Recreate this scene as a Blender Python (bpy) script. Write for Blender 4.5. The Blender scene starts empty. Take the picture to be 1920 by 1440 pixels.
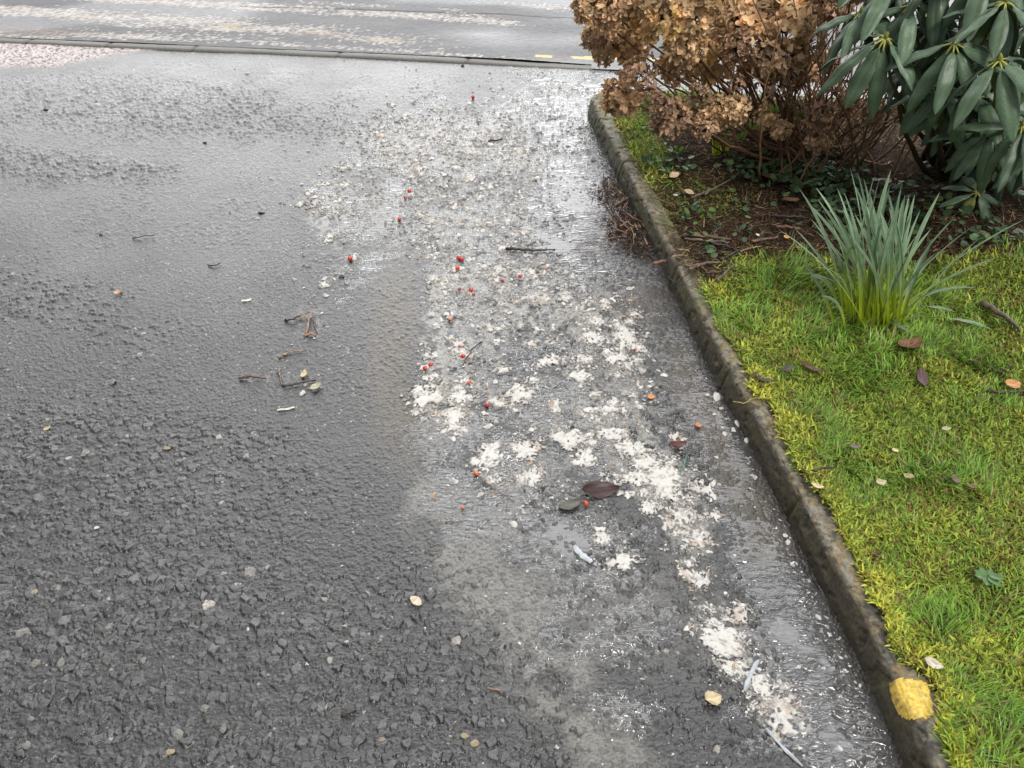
import bpy, math, random
import numpy as np
from mathutils import Vector, Matrix

rng = np.random.default_rng(11)
random.seed(11)
SC = bpy.context.scene
COL = SC.collection
H, TH, F = 1.45, math.radians(40.0), 1445.0      # eye height, downward pitch, focal length in photo pixels
cT, sT = math.cos(TH), math.sin(TH)

# ------------------------------------------------------------------ surveying helpers
def G(px, py, z=0.0):
    """place on the plane of height z that the photo shows at this pixel"""
    u, v = (px - 960) / F, (720 - py) / F
    t = (z - H) / (-sT + v * cT)
    return np.array([u * t, (cT + v * sT) * t, z])
def RAY(px, py, y):
    u, v = (px - 960) / F, (720 - py) / F
    t = y / (cT + v * sT)
    return np.array([u * t, y, H + (-sT + v * cT) * t])
def PIX(x, y, z=0.0):
    d = y * cT + (H - z) * sT
    d = np.maximum(d, 0.05)
    return 960 + F * x / d, 720 - F * (y * sT - (H - z) * cT) / d
def brush(px, py, L):
    s = np.zeros_like(px)
    for (cx, cy, rx, ry, a, amp) in L:
        c, n = math.cos(math.radians(a)), math.sin(math.radians(a))
        dx, dy = px - cx, py - cy
        q = ((dx * c + dy * n) / rx) ** 2 + ((-dx * n + dy * c) / ry) ** 2
        s += amp * np.exp(-q ** 1.4)
    return s
def sm(a, b, x):
    t = np.clip((x - a) / (b - a), 0, 1)
    return t * t * (3 - 2 * t)

# ------------------------------------------------------------------ noise
def hsh(ix, iy, s=0):
    h = (ix.astype(np.int64) * 374761393 + iy.astype(np.int64) * 668265263 + s * 2246822519) & 0xFFFFFFFF
    h = ((h ^ (h >> 13)) * 1274126177) & 0xFFFFFFFF
    h = ((h ^ (h >> 16)) * 2654435761) & 0xFFFFFFFF
    return ((h ^ (h >> 15)) & 0xFFFFFF) / float(0xFFFFFF)
def vnoise(x, y, s=0):
    ix, iy = np.floor(x), np.floor(y)
    fx, fy = x - ix, y - iy
    fx = fx * fx * fx * (fx * (fx * 6 - 15) + 10); fy = fy * fy * fy * (fy * (fy * 6 - 15) + 10)
    a, b = hsh(ix, iy, s), hsh(ix + 1, iy, s)
    c, d = hsh(ix, iy + 1, s), hsh(ix + 1, iy + 1, s)
    return (a + (b - a) * fx) * (1 - fy) + (c + (d - c) * fx) * fy
def fbm(x, y, sc, o=4, s=0):
    r = np.zeros_like(x); a, n = 1.0, 0.0
    for k in range(o):
        r += a * vnoise(x / sc + 17.3 * k, y / sc - 9.1 * k, s + k); n += a
        a *= 0.5; sc *= 0.5
    return r / n
def worley(x, y, cell, s=0):
    gx, gy = x / cell, y / cell
    ix, iy = np.floor(gx), np.floor(gy)
    f1 = np.full(x.shape, 9.0); f2 = np.full(x.shape, 9.0)
    bx = np.zeros_like(x); by = np.zeros_like(x); dx1 = np.zeros_like(x); dy1 = np.zeros_like(x)
    for i in (-1, 0, 1):
        for j in (-1, 0, 1):
            cx, cy = ix + i, iy + j
            ddx = gx - (cx + 0.1 + 0.8 * hsh(cx, cy, s)); ddy = gy - (cy + 0.1 + 0.8 * hsh(cx, cy, s + 1))
            d = np.sqrt(ddx * ddx + ddy * ddy)
            n = d < f1
            f2 = np.where(n, f1, np.minimum(f2, d)); f1 = np.where(n, d, f1)
            bx = np.where(n, cx, bx); by = np.where(n, cy, by)
            dx1 = np.where(n, ddx, dx1); dy1 = np.where(n, ddy, dy1)
    return f1, f2, bx, by, dx1, dy1

# ------------------------------------------------------------------ mesh helpers
def build(name, V, quads=None, tris=None, col=None, mat=None, parent=None, smooth=True, attrs=None, link=True):
    V = np.asarray(V, dtype=np.float32)
    me = bpy.data.meshes.new(name)
    q = np.zeros((0, 4), np.int32) if quads is None or len(quads) == 0 else np.asarray(quads, np.int32)
    t = np.zeros((0, 3), np.int32) if tris is None or len(tris) == 0 else np.asarray(tris, np.int32)
    me.vertices.add(len(V)); me.vertices.foreach_set('co', V.ravel())
    loops = np.concatenate([q.ravel(), t.ravel()]).astype(np.int32)
    me.loops.add(len(loops)); me.loops.foreach_set('vertex_index', loops)
    me.polygons.add(len(q) + len(t))
    st = np.concatenate([np.arange(len(q)) * 4, len(q) * 4 + np.arange(len(t)) * 3]).astype(np.int32)
    me.polygons.foreach_set('loop_start', st)
    me.polygons.foreach_set('use_smooth', np.full(len(st), smooth, dtype=bool))
    if col is not None:
        c4 = np.ones((len(V), 4), np.float32); c4[:, :3] = col
        a = me.attributes.new('col', 'FLOAT_COLOR', 'POINT'); a.data.foreach_set('color', c4.ravel())
    for k, v in (attrs or {}).items():
        a = me.attributes.new(k, 'FLOAT', 'POINT'); a.data.foreach_set('value', np.asarray(v, np.float32).ravel())
    me.update(calc_edges=True)
    if mat: me.materials.append(mat)
    if not link: return me
    o = bpy.data.objects.new(name, me); COL.objects.link(o)
    if parent is not None: o.parent = parent
    return o
def place(name, me, parent=None):
    o = bpy.data.objects.new(name, me); COL.objects.link(o)
    if parent is not None: o.parent = parent
    return o
def empty(name, loc):
    o = bpy.data.objects.new(name, None); COL.objects.link(o); o.location = loc; o.empty_display_size = 0.05
    return o
def tag(o, label=None, cat=None, group=None, kind=None):
    if label: o['label'] = label
    if cat: o['category'] = cat
    if group: o['group'] = group
    if kind: o['kind'] = kind
    return o
def gridquads(n, m):
    i = np.arange(n * m).reshape(n, m)
    return np.stack([i[:-1, :-1], i[:-1, 1:], i[1:, 1:], i[1:, :-1]], -1).reshape(-1, 4)
def masked(V, quads, keep, *arrs):
    ok = keep[quads].all(1)
    q = quads[ok]
    used = np.zeros(len(V), bool); used[q.ravel()] = True
    idx = np.cumsum(used) - 1
    return V[used], idx[q], [a[used] for a in arrs]
class MB:
    """collects pieces into one mesh with a colour per vertex"""
    def __init__(s): s.V, s.Q, s.T, s.C, s.n = [], [], [], [], 0
    def add(s, V, Q=None, T=None, C=(1, 1, 1)):
        V = np.asarray(V, float)
        if Q is not None and len(Q): s.Q.append(np.asarray(Q) + s.n)
        if T is not None and len(T): s.T.append(np.asarray(T) + s.n)
        C = np.asarray(C, float)
        s.C.append(np.broadcast_to(C, (len(V), 3)) if C.ndim == 1 else C)
        s.V.append(V); s.n += len(V)
    def tube(s, P, R, C=(1, 1, 1), k=6, wob=0.0):
        P = np.asarray(P, float); n = len(P)
        R = np.full(n, R) if np.isscalar(R) else np.asarray(R, float)
        T = np.gradient(P, axis=0); T /= np.linalg.norm(T, axis=1)[:, None] + 1e-9
        a = np.array([0.3, 0.2, 0.93]) if abs(T[0, 2]) < 0.9 else np.array([1.0, 0.1, 0])
        U = np.cross(T, a); U /= np.linalg.norm(U, axis=1)[:, None] + 1e-9
        W = np.cross(T, U)
        th = np.arange(k) * 2 * math.pi / k
        Rr = R[:, None] * (1 + wob * (rng.random((n, k)) - 0.5))
        V = P[:, None, :] + Rr[..., None] * (np.cos(th)[None, :, None] * U[:, None, :] + np.sin(th)[None, :, None] * W[:, None, :])
        V = np.concatenate([V.reshape(-1, 3), P[:1], P[-1:]])
        i = np.arange(n * k).reshape(n, k); j = np.roll(i, -1, 1)
        Q = np.stack([i[:-1], j[:-1], j[1:], i[1:]], -1).reshape(-1, 4)
        T3 = np.concatenate([np.stack([j[0], i[0], np.full(k, n * k)], -1), np.stack([i[-1], j[-1], np.full(k, n * k + 1)], -1)])
        C = np.asarray(C, float)
        if C.ndim == 2: C = np.concatenate([np.repeat(C, k, 0), C[:1], C[-1:]])
        s.add(V, Q, T3, C)
    def out(s, name, mat, parent=None, off=(0, 0, 0), smooth=True, link=True):
        V = np.concatenate(s.V) - np.asarray(off)
        return build(name, V, np.concatenate(s.Q) if s.Q else None, np.concatenate(s.T) if s.T else None,
                     np.concatenate(s.C), mat, parent, smooth, link=link)
def bez(a, b, c, n):
    t = np.linspace(0, 1, n)[:, None]
    return (1 - t) ** 2 * np.asarray(a) + 2 * t * (1 - t) * np.asarray(b) + t * t * np.asarray(c)

# ------------------------------------------------------------------ materials
def material(name):
    m = bpy.data.materials.new(name); m.use_nodes = True
    nt = m.node_tree; nt.nodes.clear()
    out = nt.nodes.new('ShaderNodeOutputMaterial')
    def N(t, **kw):
        n = nt.nodes.new(t)
        for k, v in kw.items():
            if k in n.inputs.keys() if isinstance(k, str) else False: n.inputs[k].default_value = v
            else: setattr(n, k, v)
        return n
    return m, nt, out, N, nt.links.new
def surface(name, rough=0.5, spec=0.5, bump=((400, 0.3, 0.001),), vary=0.25, vscale=60, transl=0.0, coords='Object', rough_attr=False, tint=None, sheen_noise=0.0):
    """colour from the vertex colour 'col', mottled by noise, with fine bump"""
    m, nt, out, N, L = material(name)
    b = N('ShaderNodeBsdfPrincipled')
    at = N('ShaderNodeAttribute', attribute_name='col')
    tc = N('ShaderNodeTexCoord')
    nz = N('ShaderNodeTexNoise'); nz.inputs['Scale'].default_value = vscale; nz.inputs['Detail'].default_value = 5
    L(tc.outputs[coords], nz.inputs['Vector'])
    mr = N('ShaderNodeMapRange'); mr.inputs[1].default_value = 0.3; mr.inputs[2].default_value = 0.7
    mr.inputs[3].default_value = 1 - vary; mr.inputs[4].default_value = 1 + vary
    L(nz.outputs['Fac'], mr.inputs[0])
    mx = N('ShaderNodeVectorMath', operation='SCALE')
    L(at.outputs['Color'], mx.inputs[0]); L(mr.outputs[0], mx.inputs['Scale'])
    L(mx.outputs[0], b.inputs['Base Color'])
    b.inputs['Specular IOR Level'].default_value = spec
    if name == 'wet_asphalt': b.inputs['IOR'].default_value = 1.62
    if rough_attr:
        ra = N('ShaderNodeAttribute', attribute_name='rough')
        L(ra.outputs['Fac'], b.inputs['Roughness'])
    else:
        b.inputs['Roughness'].default_value = rough
    prev = None
    for (sc, st, dist) in bump:
        n2 = N('ShaderNodeTexNoise'); n2.inputs['Scale'].default_value = sc; n2.inputs['Detail'].default_value = 3
        L(tc.outputs[coords], n2.inputs['Vector'])
        bp = N('ShaderNodeBump'); bp.inputs['Strength'].default_value = st; bp.inputs['Distance'].default_value = dist
        L(n2.outputs['Fac'], bp.inputs['Height'])
        if prev: L(prev.outputs[0], bp.inputs['Normal'])
        prev = bp
    if prev: L(prev.outputs[0], b.inputs['Normal'])
    if transl > 0:
        tr = N('ShaderNodeBsdfTranslucent'); L(mx.outputs[0], tr.inputs['Color'])
        ms = N('ShaderNodeMixShader'); ms.inputs[0].default_value = transl
        L(b.outputs[0], ms.inputs[1]); L(tr.outputs[0], ms.inputs[2]); L(ms.outputs[0], out.inputs['Surface'])
    else:
        L(b.outputs[0], out.inputs['Surface'])
    return m
M = {}
M['asphalt'] = surface('wet_asphalt', bump=((300, 0.6, 0.0016), (800, 0.5, 0.0008)), vary=0.38, vscale=180, rough_attr=True)
M['road'] = surface('road_asphalt', bump=((150, 0.5, 0.002), (420, 0.4, 0.001)), vary=0.25, vscale=60, rough_attr=True)
M['kerb'] = surface('weathered_concrete', rough=0.62, spec=0.4, bump=((120, 0.5, 0.003), (500, 0.5, 0.0012)), vary=0.3, vscale=140)
M['soil'] = surface('garden_soil', rough=1.0, spec=0.06, bump=((90, 0.8, 0.006), (330, 0.7, 0.002)), vary=0.4, vscale=60)
M['grass'] = surface('grass_blade', rough=0.45, spec=0.35, bump=(), vary=0.12, vscale=40, transl=0.3)
M['moss'] = surface('moss_sprig', rough=0.6, spec=0.25, bump=(), vary=0.2, vscale=60, transl=0.25)
M['paper'] = surface('sodden_paper', rough=0.4, spec=0.45, bump=((260, 0.5, 0.0016), (900, 0.45, 0.0006)), vary=0.16, vscale=90)
M['wood'] = surface('wet_twig_bark', rough=0.42, spec=0.5, bump=((300, 0.6, 0.001),), vary=0.4, vscale=120)
M['deadleaf'] = surface('dead_leaf', rough=0.45, spec=0.45, bump=((220, 0.4, 0.001),), vary=0.3, vscale=90, transl=0.1)
M['litter'] = surface('bed_litter', rough=0.9, spec=0.12, bump=(), vary=0.3, vscale=90)
M['sepal'] = surface('dried_petal', rough=0.7, spec=0.25, bump=((160, 0.5, 0.0015),), vary=0.3, vscale=70, transl=0.28)
M['stem'] = surface('shrub_stem', rough=0.6, spec=0.35, bump=((200, 0.5, 0.001),), vary=0.35, vscale=60)
M['rhodo'] = surface('leathery_leaf', rough=0.44, spec=0.5, bump=((240, 0.22, 0.001), (40, 0.25, 0.003)), vary=0.2, vscale=45)
M['bud'] = surface('leaf_bud', rough=0.5, spec=0.4, bump=((300, 0.4, 0.001),), vary=0.25, vscale=120)
M['daffodil'] = surface('strap_leaf', rough=0.42, spec=0.4, bump=(), vary=0.1, vscale=50, transl=0.35)
M['berry'] = surface('red_berry_skin', rough=0.18, spec=0.6, bump=(), vary=0.2, vscale=150)
M['stone'] = surface('loose_stone', rough=0.4, spec=0.5, bump=((350, 0.5, 0.001),), vary=0.25, vscale=160)

def water_material():
    m, nt, out, N, L = material('grey_water')
    tc = N('ShaderNodeTexCoord')
    mp = N('ShaderNodeMapping'); mp.inputs['Rotation'].default_value = (0, 0, math.radians(18)); mp.inputs['Scale'].default_value = (34, 95, 1)
    L(tc.outputs['Object'], mp.inputs['Vector'])
    n1 = N('ShaderNodeTexNoise'); n1.inputs['Scale'].default_value = 1.0; n1.inputs['Detail'].default_value = 3; n1.inputs['Distortion'].default_value = 0.6
    L(mp.outputs[0], n1.inputs['Vector'])
    b1 = N('ShaderNodeBump'); b1.inputs['Strength'].default_value = 0.55; b1.inputs['Distance'].default_value = 0.010
    L(n1.outputs['Fac'], b1.inputs['Height'])
    ra = N('ShaderNodeAttribute', attribute_name='ripple'); L(ra.outputs['Fac'], b1.inputs['Strength'])
    fr = N('ShaderNodeFresnel'); fr.inputs['IOR'].default_value = 1.85; L(b1.outputs[0], fr.inputs['Normal'])
    gl = N('ShaderNodeBsdfGlossy'); gl.inputs['Roughness'].default_value = 0.04; L(b1.outputs[0], gl.inputs['Normal'])
    gl.inputs['Color'].default_value = (1, 1, 1, 1)
    at = N('ShaderNodeAttribute', attribute_name='col')
    tr = N('ShaderNodeBsdfTransparent'); tr.inputs['Color'].default_value = (0.86, 0.84, 0.8, 1)
    df = N('ShaderNodeBsdfDiffuse'); L(at.outputs['Color'], df.inputs['Color'])
    mk = N('ShaderNodeAttribute', attribute_name='milk')
    m1 = N('ShaderNodeMixShader'); L(mk.outputs['Fac'], m1.inputs[0]); L(tr.outputs[0], m1.inputs[1]); L(df.outputs[0], m1.inputs[2])
    m2 = N('ShaderNodeMixShader'); L(fr.outputs[0], m2.inputs[0]); L(m1.outputs[0], m2.inputs[1]); L(gl.outputs[0], m2.inputs[2])
    L(m2.outputs[0], out.inputs['Surface'])
    return m
M['water'] = water_material()

# ------------------------------------------------------------------ layout of the kerb and the garden behind it
kp = [(1905, 1900), (1795, 1640), (1706, 1440), (1620, 1240), (1500, 1005), (1427, 860), (1350, 720), (1293, 600), (1245, 500),
      (1192, 395), (1152, 315), (1116, 245), (1101, 208)]
kw = [G(a, b)[:2] for a, b in kp]
tip = kw[-1]
FA, FB = G(-10, 80)[:2], G(1105, 128)[:2]
fd = (FB - FA) / np.linalg.norm(FB - FA); fn = np.array([-fd[1], fd[0]])
kw += [tip + np.array([0.02, 0.07]), tip + np.array([0.09, 0.12]), tip + np.array([0.22, 0.13]) , tip + np.array([0.5, 0.13]) + 0 * fd, tip + 1.2 * fd + np.array([0, 0.2]), tip + 4.5 * fd + np.array([0, 0.2])]
kw = np.array(kw)
def resample(P, step, smooth=0):
    d = np.concatenate([[0], np.cumsum(np.linalg.norm(np.diff(P, axis=0), axis=1))])
    s = np.arange(0, d[-1], step)
    Q = np.stack([np.interp(s, d, P[:, i]) for i in range(P.shape[1])], 1)
    for _ in range(smooth):
        Q[1:-1] = 0.25 * Q[:-2] + 0.5 * Q[1:-1] + 0.25 * Q[2:]
    return Q, s
KL, KS = resample(kw, 0.004, 90)
KC = KL[::21]                                         # coarse copy for distance tests
isl = np.concatenate([KC, [[9, KC[-1, 1]], [9, -1.5], [KC[0, 0], -1.5]]])
def kerb_dist(x, y):
    d = np.full(x.shape, 9.0)
    for a, b in zip(KC[:-1], KC[1:]):
        e = b - a
        t = np.clip(((x - a[0]) * e[0] + (y - a[1]) * e[1]) / (e @ e), 0, 1)
        d = np.minimum(d, (x - a[0] - t * e[0]) ** 2 + (y - a[1] - t * e[1]) ** 2)
    ins = np.zeros(x.shape, bool)
    P = isl
    for a, b in zip(P, np.roll(P, -1, 0)):
        if a[1] == b[1]: continue
        c = ((a[1] > y) != (b[1] > y)) & (x < (b[0] - a[0]) * (y - a[1]) / (b[1] - a[1]) + a[0])
        ins ^= c
    return np.where(ins, np.sqrt(d), -np.sqrt(d))      # positive inside the garden
def road_t(x, y): return (x - FA[0]) * fn[0] + (y - FA[1]) * fn[1]
def road_s(x, y): return (x - FA[0]) * fd[0] + (y - FA[1]) * fd[1]
sB = float((FB - FA) @ fd)

def base_z(x, y, kd=None):
    if kd is None: kd = kerb_dist(np.atleast_1d(x).astype(float), np.atleast_1d(y).astype(float))
    d = -kd
    return 0.006 * (fbm(x, y, 0.7, 2, 50) - 0.5) - 0.010 * np.exp(-np.clip(d, 0, 9) / 0.22) + 0.010 * sm(0.25, 1.3, d) - 0.01
def bz(x, y): return float(base_z(np.array([float(x)]), np.array([float(y)]))[0])
def GB(px, py):
    p = G(px, py); p[2] = bz(p[0], p[1]); return p
def lawn_z(x, y, kd=None):
    if kd is None: kd = kerb_dist(np.atleast_1d(x).astype(float), np.atleast_1d(y).astype(float))
    return 0.066 + 0.05 * sm(0.06, 1.1, kd) + 0.018 * (fbm(x, y, 0.22, 3, 70) - 0.5)
def GL(px, py):
    z = 0.1
    for _ in range(3):
        p = G(px, py, z); z = float(lawn_z(np.array([p[0]]), np.array([p[1]]))[0])
    p[2] = z; return p

# where things lie, described by their spots in the photo
COARSE = [(120, 1230, 420, 260, 0, 1.0), (480, 1360, 460, 150, 0, 0.9), (800, 1330, 260, 130, 25, 0.9), (160, 880, 330, 110, 8, 0.75), (340, 830, 220, 50, 0, 0.5),
          (60, 560, 160, 40, 0, 0.6), (320, 205, 290, 45, 4, 0.8), (80, 310, 210, 26, 5, 0.7), (240, 322, 60, 14, 0, 0.7), (60, 190, 200, 50, 0, 0.2), (830, 1160, 160, 90, 30, 0.6),
          (200, 620, 160, 40, 0, 0.3), (250, 240, 420, 120, 0, 0.1)]
WATER = [(1110, 1170, 190, 230, -20, 1.0), (1040, 700, 340, 300, 0, 1.05), (1480, 1190, 120, 240, -28, 1.25), (1600, 1400, 90, 150, -25, 1.2), (1070, 300, 130, 170, -10, 1.15),
         (1110, 140, 130, 60, 0, 1.2), (900, 320, 260, 190, 0, 0.9), (735, 640, 60, 190, 6, -0.25), (1180, 460, 90, 90, 0, 1.0), (1330, 800, 60, 200, -26, 0.35), (660, 420, 150, 130, 0, 0.75),
         (860, 900, 120, 110, 20, 0.9), (1030, 1010, 130, 60, 10, 0.9), (1300, 1400, 200, 150, 0, 0.6)]
CALM = [(1500, 1190, 60, 34, 40, 0.62), (1450, 1165, 50, 22, 35, 0.5), (1560, 1260, 26, 50, -20, 0.55), (1550, 1360, 50, 50, 30, 0.62), (1585, 1410, 40, 60, -20, 0.6), (1100, 1000, 120, 40, 0, 0.8), (1060, 330, 80, 140, 0, 0.5), (1110, 430, 90, 70, 0, 0.4), (1440, 1090, 70, 40, 0, 0.6)]
SILT = [(820, 960, 60, 110, -25, 0.8), (900, 1090, 60, 110, -30, 1.0), (1040, 1230, 60, 150, -40, 1.0), (1150, 1380, 70, 120, -30, 0.8), (900, 980, 120, 50, 20, 0.5), (1120, 1150, 200, 180, 0, 0.35), (1080, 1330, 110, 60, 30, 0.6)]
BROWN = [(735, 620, 45, 170, 6, 1.0), (700, 380, 50, 70, 0, 0.9), (770, 800, 60, 70, -20, 0.8), (1330, 790, 36, 110, -26, 1.0), (1400, 930, 40, 80, -26, 1.0), (1120, 690, 25, 50, 10, 0.7), (1190, 560, 60, 40, 0, 0.6), (1280, 690, 30, 80, -20, 0.7),
         (1440, 1020, 45, 40, -20, 0.9), (750, 290, 30, 40, 0, 0.6)]
PULP = [(620, 390, 55, 60, 0, 1.0), (760, 260, 120, 60, -10, 0.55), (900, 330, 230, 110, 0, 0.7), (1000, 250, 150, 70, 0, 0.5), (860, 440, 140, 60, 0, 0.6), (900, 540, 110, 60, 0, 1.0),
        (850, 640, 85, 90, 0, 1.0), (990, 570, 160, 80, 0, 0.55), (1080, 560, 120, 60, 0, 0.5), (1150, 660, 90, 60, 0, 0.8), (1060, 790, 170, 110, 0, 0.6), (830, 770, 70, 70, 0, 0.8), (1230, 880, 110, 70, 30, 1.0),
        (1300, 1000, 50, 60, -30, 0.8), (1370, 1200, 60, 90, -35, 0.8), (950, 910, 90, 55, 0, 0.7), (1370, 790, 26, 80, -26, 0.4), (580, 600, 30, 40, 0, 0.35), (520, 715, 90, 25, 0, 0.25),
        (1080, 200, 60, 70, 0, 0.4), (1150, 760, 90, 60, 0, 0.6), (1450, 1320, 50, 60, -30, 0.8), (1480, 1020, 60, 90, -30, 0.18), (640, 500, 60, 60, 0, 0.3), (1110, 240, 40, 50, 0, 0.5), (1060, 130, 90, 30, 0, 0.3)]
HOLES = [(725, 650, 55, 170, 6, 1.2), (710, 370, 40, 60, 0, 1.0), (1320, 800, 40, 130, -26, 1.0), (1400, 940, 36, 80, -26, 1.0), (1060, 320, 60, 120, 0, 0.5), (1120, 430, 60, 80, 0, 0.8), (1120, 690, 24, 46, 10, 0.8)]
GUT = [(1490, 1170, 50, 330, -26, 1.0), (1395, 850, 20, 150, -26, 0.6), (1590, 1390, 70, 110, -25, 1.0), (1080, 300, 60, 150, -8, 0.7), (1130, 450, 60, 60, 0, 0.6)]
GRIT = [(1130, 1120, 150, 120, 10, 0.7), (1250, 1120, 110, 180, -30, 0.9), (1330, 1330, 110, 150, -35, 0.9), (1200, 740, 90, 160, 0, 0.9), (1270, 860, 60, 130, -25, 0.8), (1400, 960, 50, 120, -28, 0.7), (950, 650, 160, 240, 0, 0.55), (900, 330, 260, 170, 0, 0.75), (1060, 560, 130, 90, 0, 0.6), (1020, 950, 150, 60, 0, 0.6), (1160, 260, 70, 110, 0, 0.6), (1390, 1060, 40, 60, -30, 0.9), (1420, 1200, 40, 110, -35, 0.9), (1050, 240, 80, 60, 0, 0.7), (1200, 500, 60, 60, 0, 0.6), (1090, 1330, 200, 140, 0, 0.5)]
def pulp_density(px, py): return np.clip(brush(px, py, PULP), 0, 1.1) - brush(px, py, HOLES)

# ------------------------------------------------------------------ the driveway: one sheet with real aggregate relief
def fan(y0, y1, u0, u1, ssy, ssx):
    FR = F * 1024 / 1920
    a0, a1 = math.atan(y0 / H), math.atan(y1 / H)
    n = int((a1 - a0) * FR * ssy); m = int((u1 - u0) * FR * ssx)
    yy = H * np.tan(np.linspace(a0, a1, n)); u = np.linspace(u0, u1, m)
    Y = np.repeat(yy[:, None], m, 1); X = u[None, :] * np.sqrt(Y * Y + H * H)
    return X.ravel(), Y.ravel(), n, m
def stones(x, y, cell, s, present, hmax, tilt, lo=0.04, hi=0.22):
    wx = x + cell * 0.35 * (vnoise(x / cell * 2.1, y / cell * 2.1, s + 5) - 0.5); wy = y + cell * 0.35 * (vnoise(x / cell * 2.1, y / cell * 2.1, s + 6) - 0.5)
    f1, f2, bx, by, dx, dy = worley(wx, wy, cell, s)
    p = (hsh(bx, by, s + 2) < present)
    top = sm(lo, hi, f2 - f1)
    hh = 0.25 + 0.75 * hsh(bx, by, s + 3) ** 1.5
    g1, g2 = hsh(bx, by, s + 7) - 0.5, hsh(bx, by, s + 8) - 0.5
    return p * top * np.maximum(hmax * hh + tilt * (g1 * dx + g2 * dy), 0), p * top, hsh(bx, by, s + 9), hsh(bx, by, s + 10)
def driveway():
    x, y, n, m = fan(0.38, 5.6, -1.02, 0.80, 1.5, 1.25)
    kd = kerb_dist(x, y); t = road_t(x, y); s = road_s(x, y)
    px, py = PIX(x, y)
    keep = (kd < 0.05) & np.where(s < sB, t < 0.03, t < 0.16)
    nz = fbm(x, y, 0.16, 4, 3)
    co = np.clip(brush(px, py, COARSE) * (0.45 + 1.1 * nz) + 0.17 * sm(0.42, 0.68, fbm(x, y, 0.22, 4, 4)), 0, 1)
    c1, p1, t1, r1 = stones(x, y, 0.0215, 10, 0.36, 0.0068, 0.008, 0.05, 0.20)
    c2, p2, t2, r2 = stones(x, y, 0.0135, 20, 0.40, 0.0048, 0.005, 0.05, 0.24)
    c3, p3, t3, r3 = stones(x, y, 0.0068, 30, 0.65, 0.0019, 0.0030, 0.02, 0.3)
    z0 = base_z(x, y, kd)
    fine = 0.75 + 0.5 * fbm(x, y, 0.35, 2, 8)
    far = sm(1.2, 4.0, y)
    z = z0 + np.maximum(np.maximum(c1 * sm(0.25, 0.75, co) * (1 + 0.1 * far), c2 * sm(0.1, 0.55, co + 0.15) * (1 + 0.2 * far)), c3 * fine) + 0.0010 * (fbm(x, y, 0.007, 3, 9) - 0.5)
    z -= 0.0015 * co * (fbm(x, y, 0.03, 3, 12) - 0.5) * 2
    z += np.where((s > sB) & (t > -0.05), -0.012 * sm(-0.05, 0.1, t), 0)
    gt = np.clip(brush(px, py, GRIT) * (0.3 + 1.4 * fbm(x, y, 0.07, 4, 19)), 0, 1)
    z += np.maximum(c2 * gt * 1.15 - np.maximum(c3 * fine, 0) * gt, 0) * (1 - sm(0.25, 0.75, co))
    big = p1 * sm(0.25, 0.75, co); mid = np.maximum(p2 * sm(0.1, 0.55, co + 0.15), p2 * gt * 0.8) * (1 - big)
    tone = big * t1 + mid * t2 + (1 - big) * (1 - mid) * (0.35 + 0.5 * (t3 - 0.5))
    pale = big * (r1 > 0.99) + mid * (r2 > 0.992) + (1 - big) * (1 - mid) * p3 * (r3 > 0.985)
    stone = np.clip(big + mid + 0.55 * p3, 0, 1)
    val = 0.020 + stone * (0.008 + 0.034 * tone ** 1.6)
    val *= 0.85 + 0.4 * fbm(x, y, 0.5, 3, 14)
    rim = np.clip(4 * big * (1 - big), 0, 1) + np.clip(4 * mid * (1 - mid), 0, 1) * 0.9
    val *= 1 - 0.65 * np.clip(rim, 0, 1)                # stone sides darkened: bitumen coat, plus crevice shade painted into the colour
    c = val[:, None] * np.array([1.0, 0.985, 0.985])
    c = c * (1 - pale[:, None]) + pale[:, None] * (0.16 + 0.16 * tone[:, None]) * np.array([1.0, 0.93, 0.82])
    rough = 0.13 + 0.16 * nz
    dry = sm(0.35, 0.7, fbm(x, y, 0.6, 3, 41))
    rough += 0.08 * dry
    # silt left by the running water, lying between the grains
    si = np.clip(brush(px, py, SILT) * (0.15 + 1.6 * sm(0.32, 0.66, fbm(x, y, 0.10, 6, 16))), 0, 1) * (1 - 0.75 * np.clip(big + mid, 0, 1)) * 0.85
    c = c * (1 - si[:, None]) + si[:, None] * np.array([0.135, 0.132, 0.118])
    br = np.clip(brush(px, py, BROWN) * 1.2, 0, 1) * (0.70 + 0.30 * sm(0.3, 0.55, fbm(x * 1.4, y, 0.08, 6, 18)))
    c = c * (1 - br[:, None]) + br[:, None] * np.array([0.052, 0.043, 0.029]); rough = rough + 0.04 * br
    # thin whitish paper film in the flow
    pd = pulp_density(px, py)
    fil = sm(0.46, 0.66, fbm(x, y * 0.7, 0.022, 5, 22) + 0.28 * (np.clip(pd, -1, 1) - 0.55)) * np.clip(pd + 0.05, 0, 1) * 0.42
    c = c * (1 - fil[:, None]) + fil[:, None] * np.array([0.44, 0.425, 0.39])
    # pale pink old chippings in the far left corner
    ch = sm(0, 8, 133 - py - 40 * sm(0, 360, px) - 8 * (fbm(px, py, 40.0, 3, 5) - 0.5) * 2) * sm(430, 330, px + 60 * (fbm(px, py, 30.0, 2, 6) - 0.5)) * (py < 140)
    f1, f2, bx, by, dx, dy = worley(x, y, 0.011, 77)
    chip = hsh(bx, by, 3)
    cc = (0.16 + 0.34 * chip)[:, None] * np.array([1.0, 0.86, 0.83]) * np.where(chip < 0.22, 0.3, 1.0)[:, None]
    c = c * (1 - ch[:, None]) + ch[:, None] * cc
    z += ch * 0.003 * (chip - 0.5)
    rough = rough * (1 - ch) + 0.55 * ch
    # grime along the foot of the kerb
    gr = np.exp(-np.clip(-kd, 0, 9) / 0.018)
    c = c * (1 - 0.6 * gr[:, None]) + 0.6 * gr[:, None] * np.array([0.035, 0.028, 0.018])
    V = np.stack([x, y, z], 1)
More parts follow.
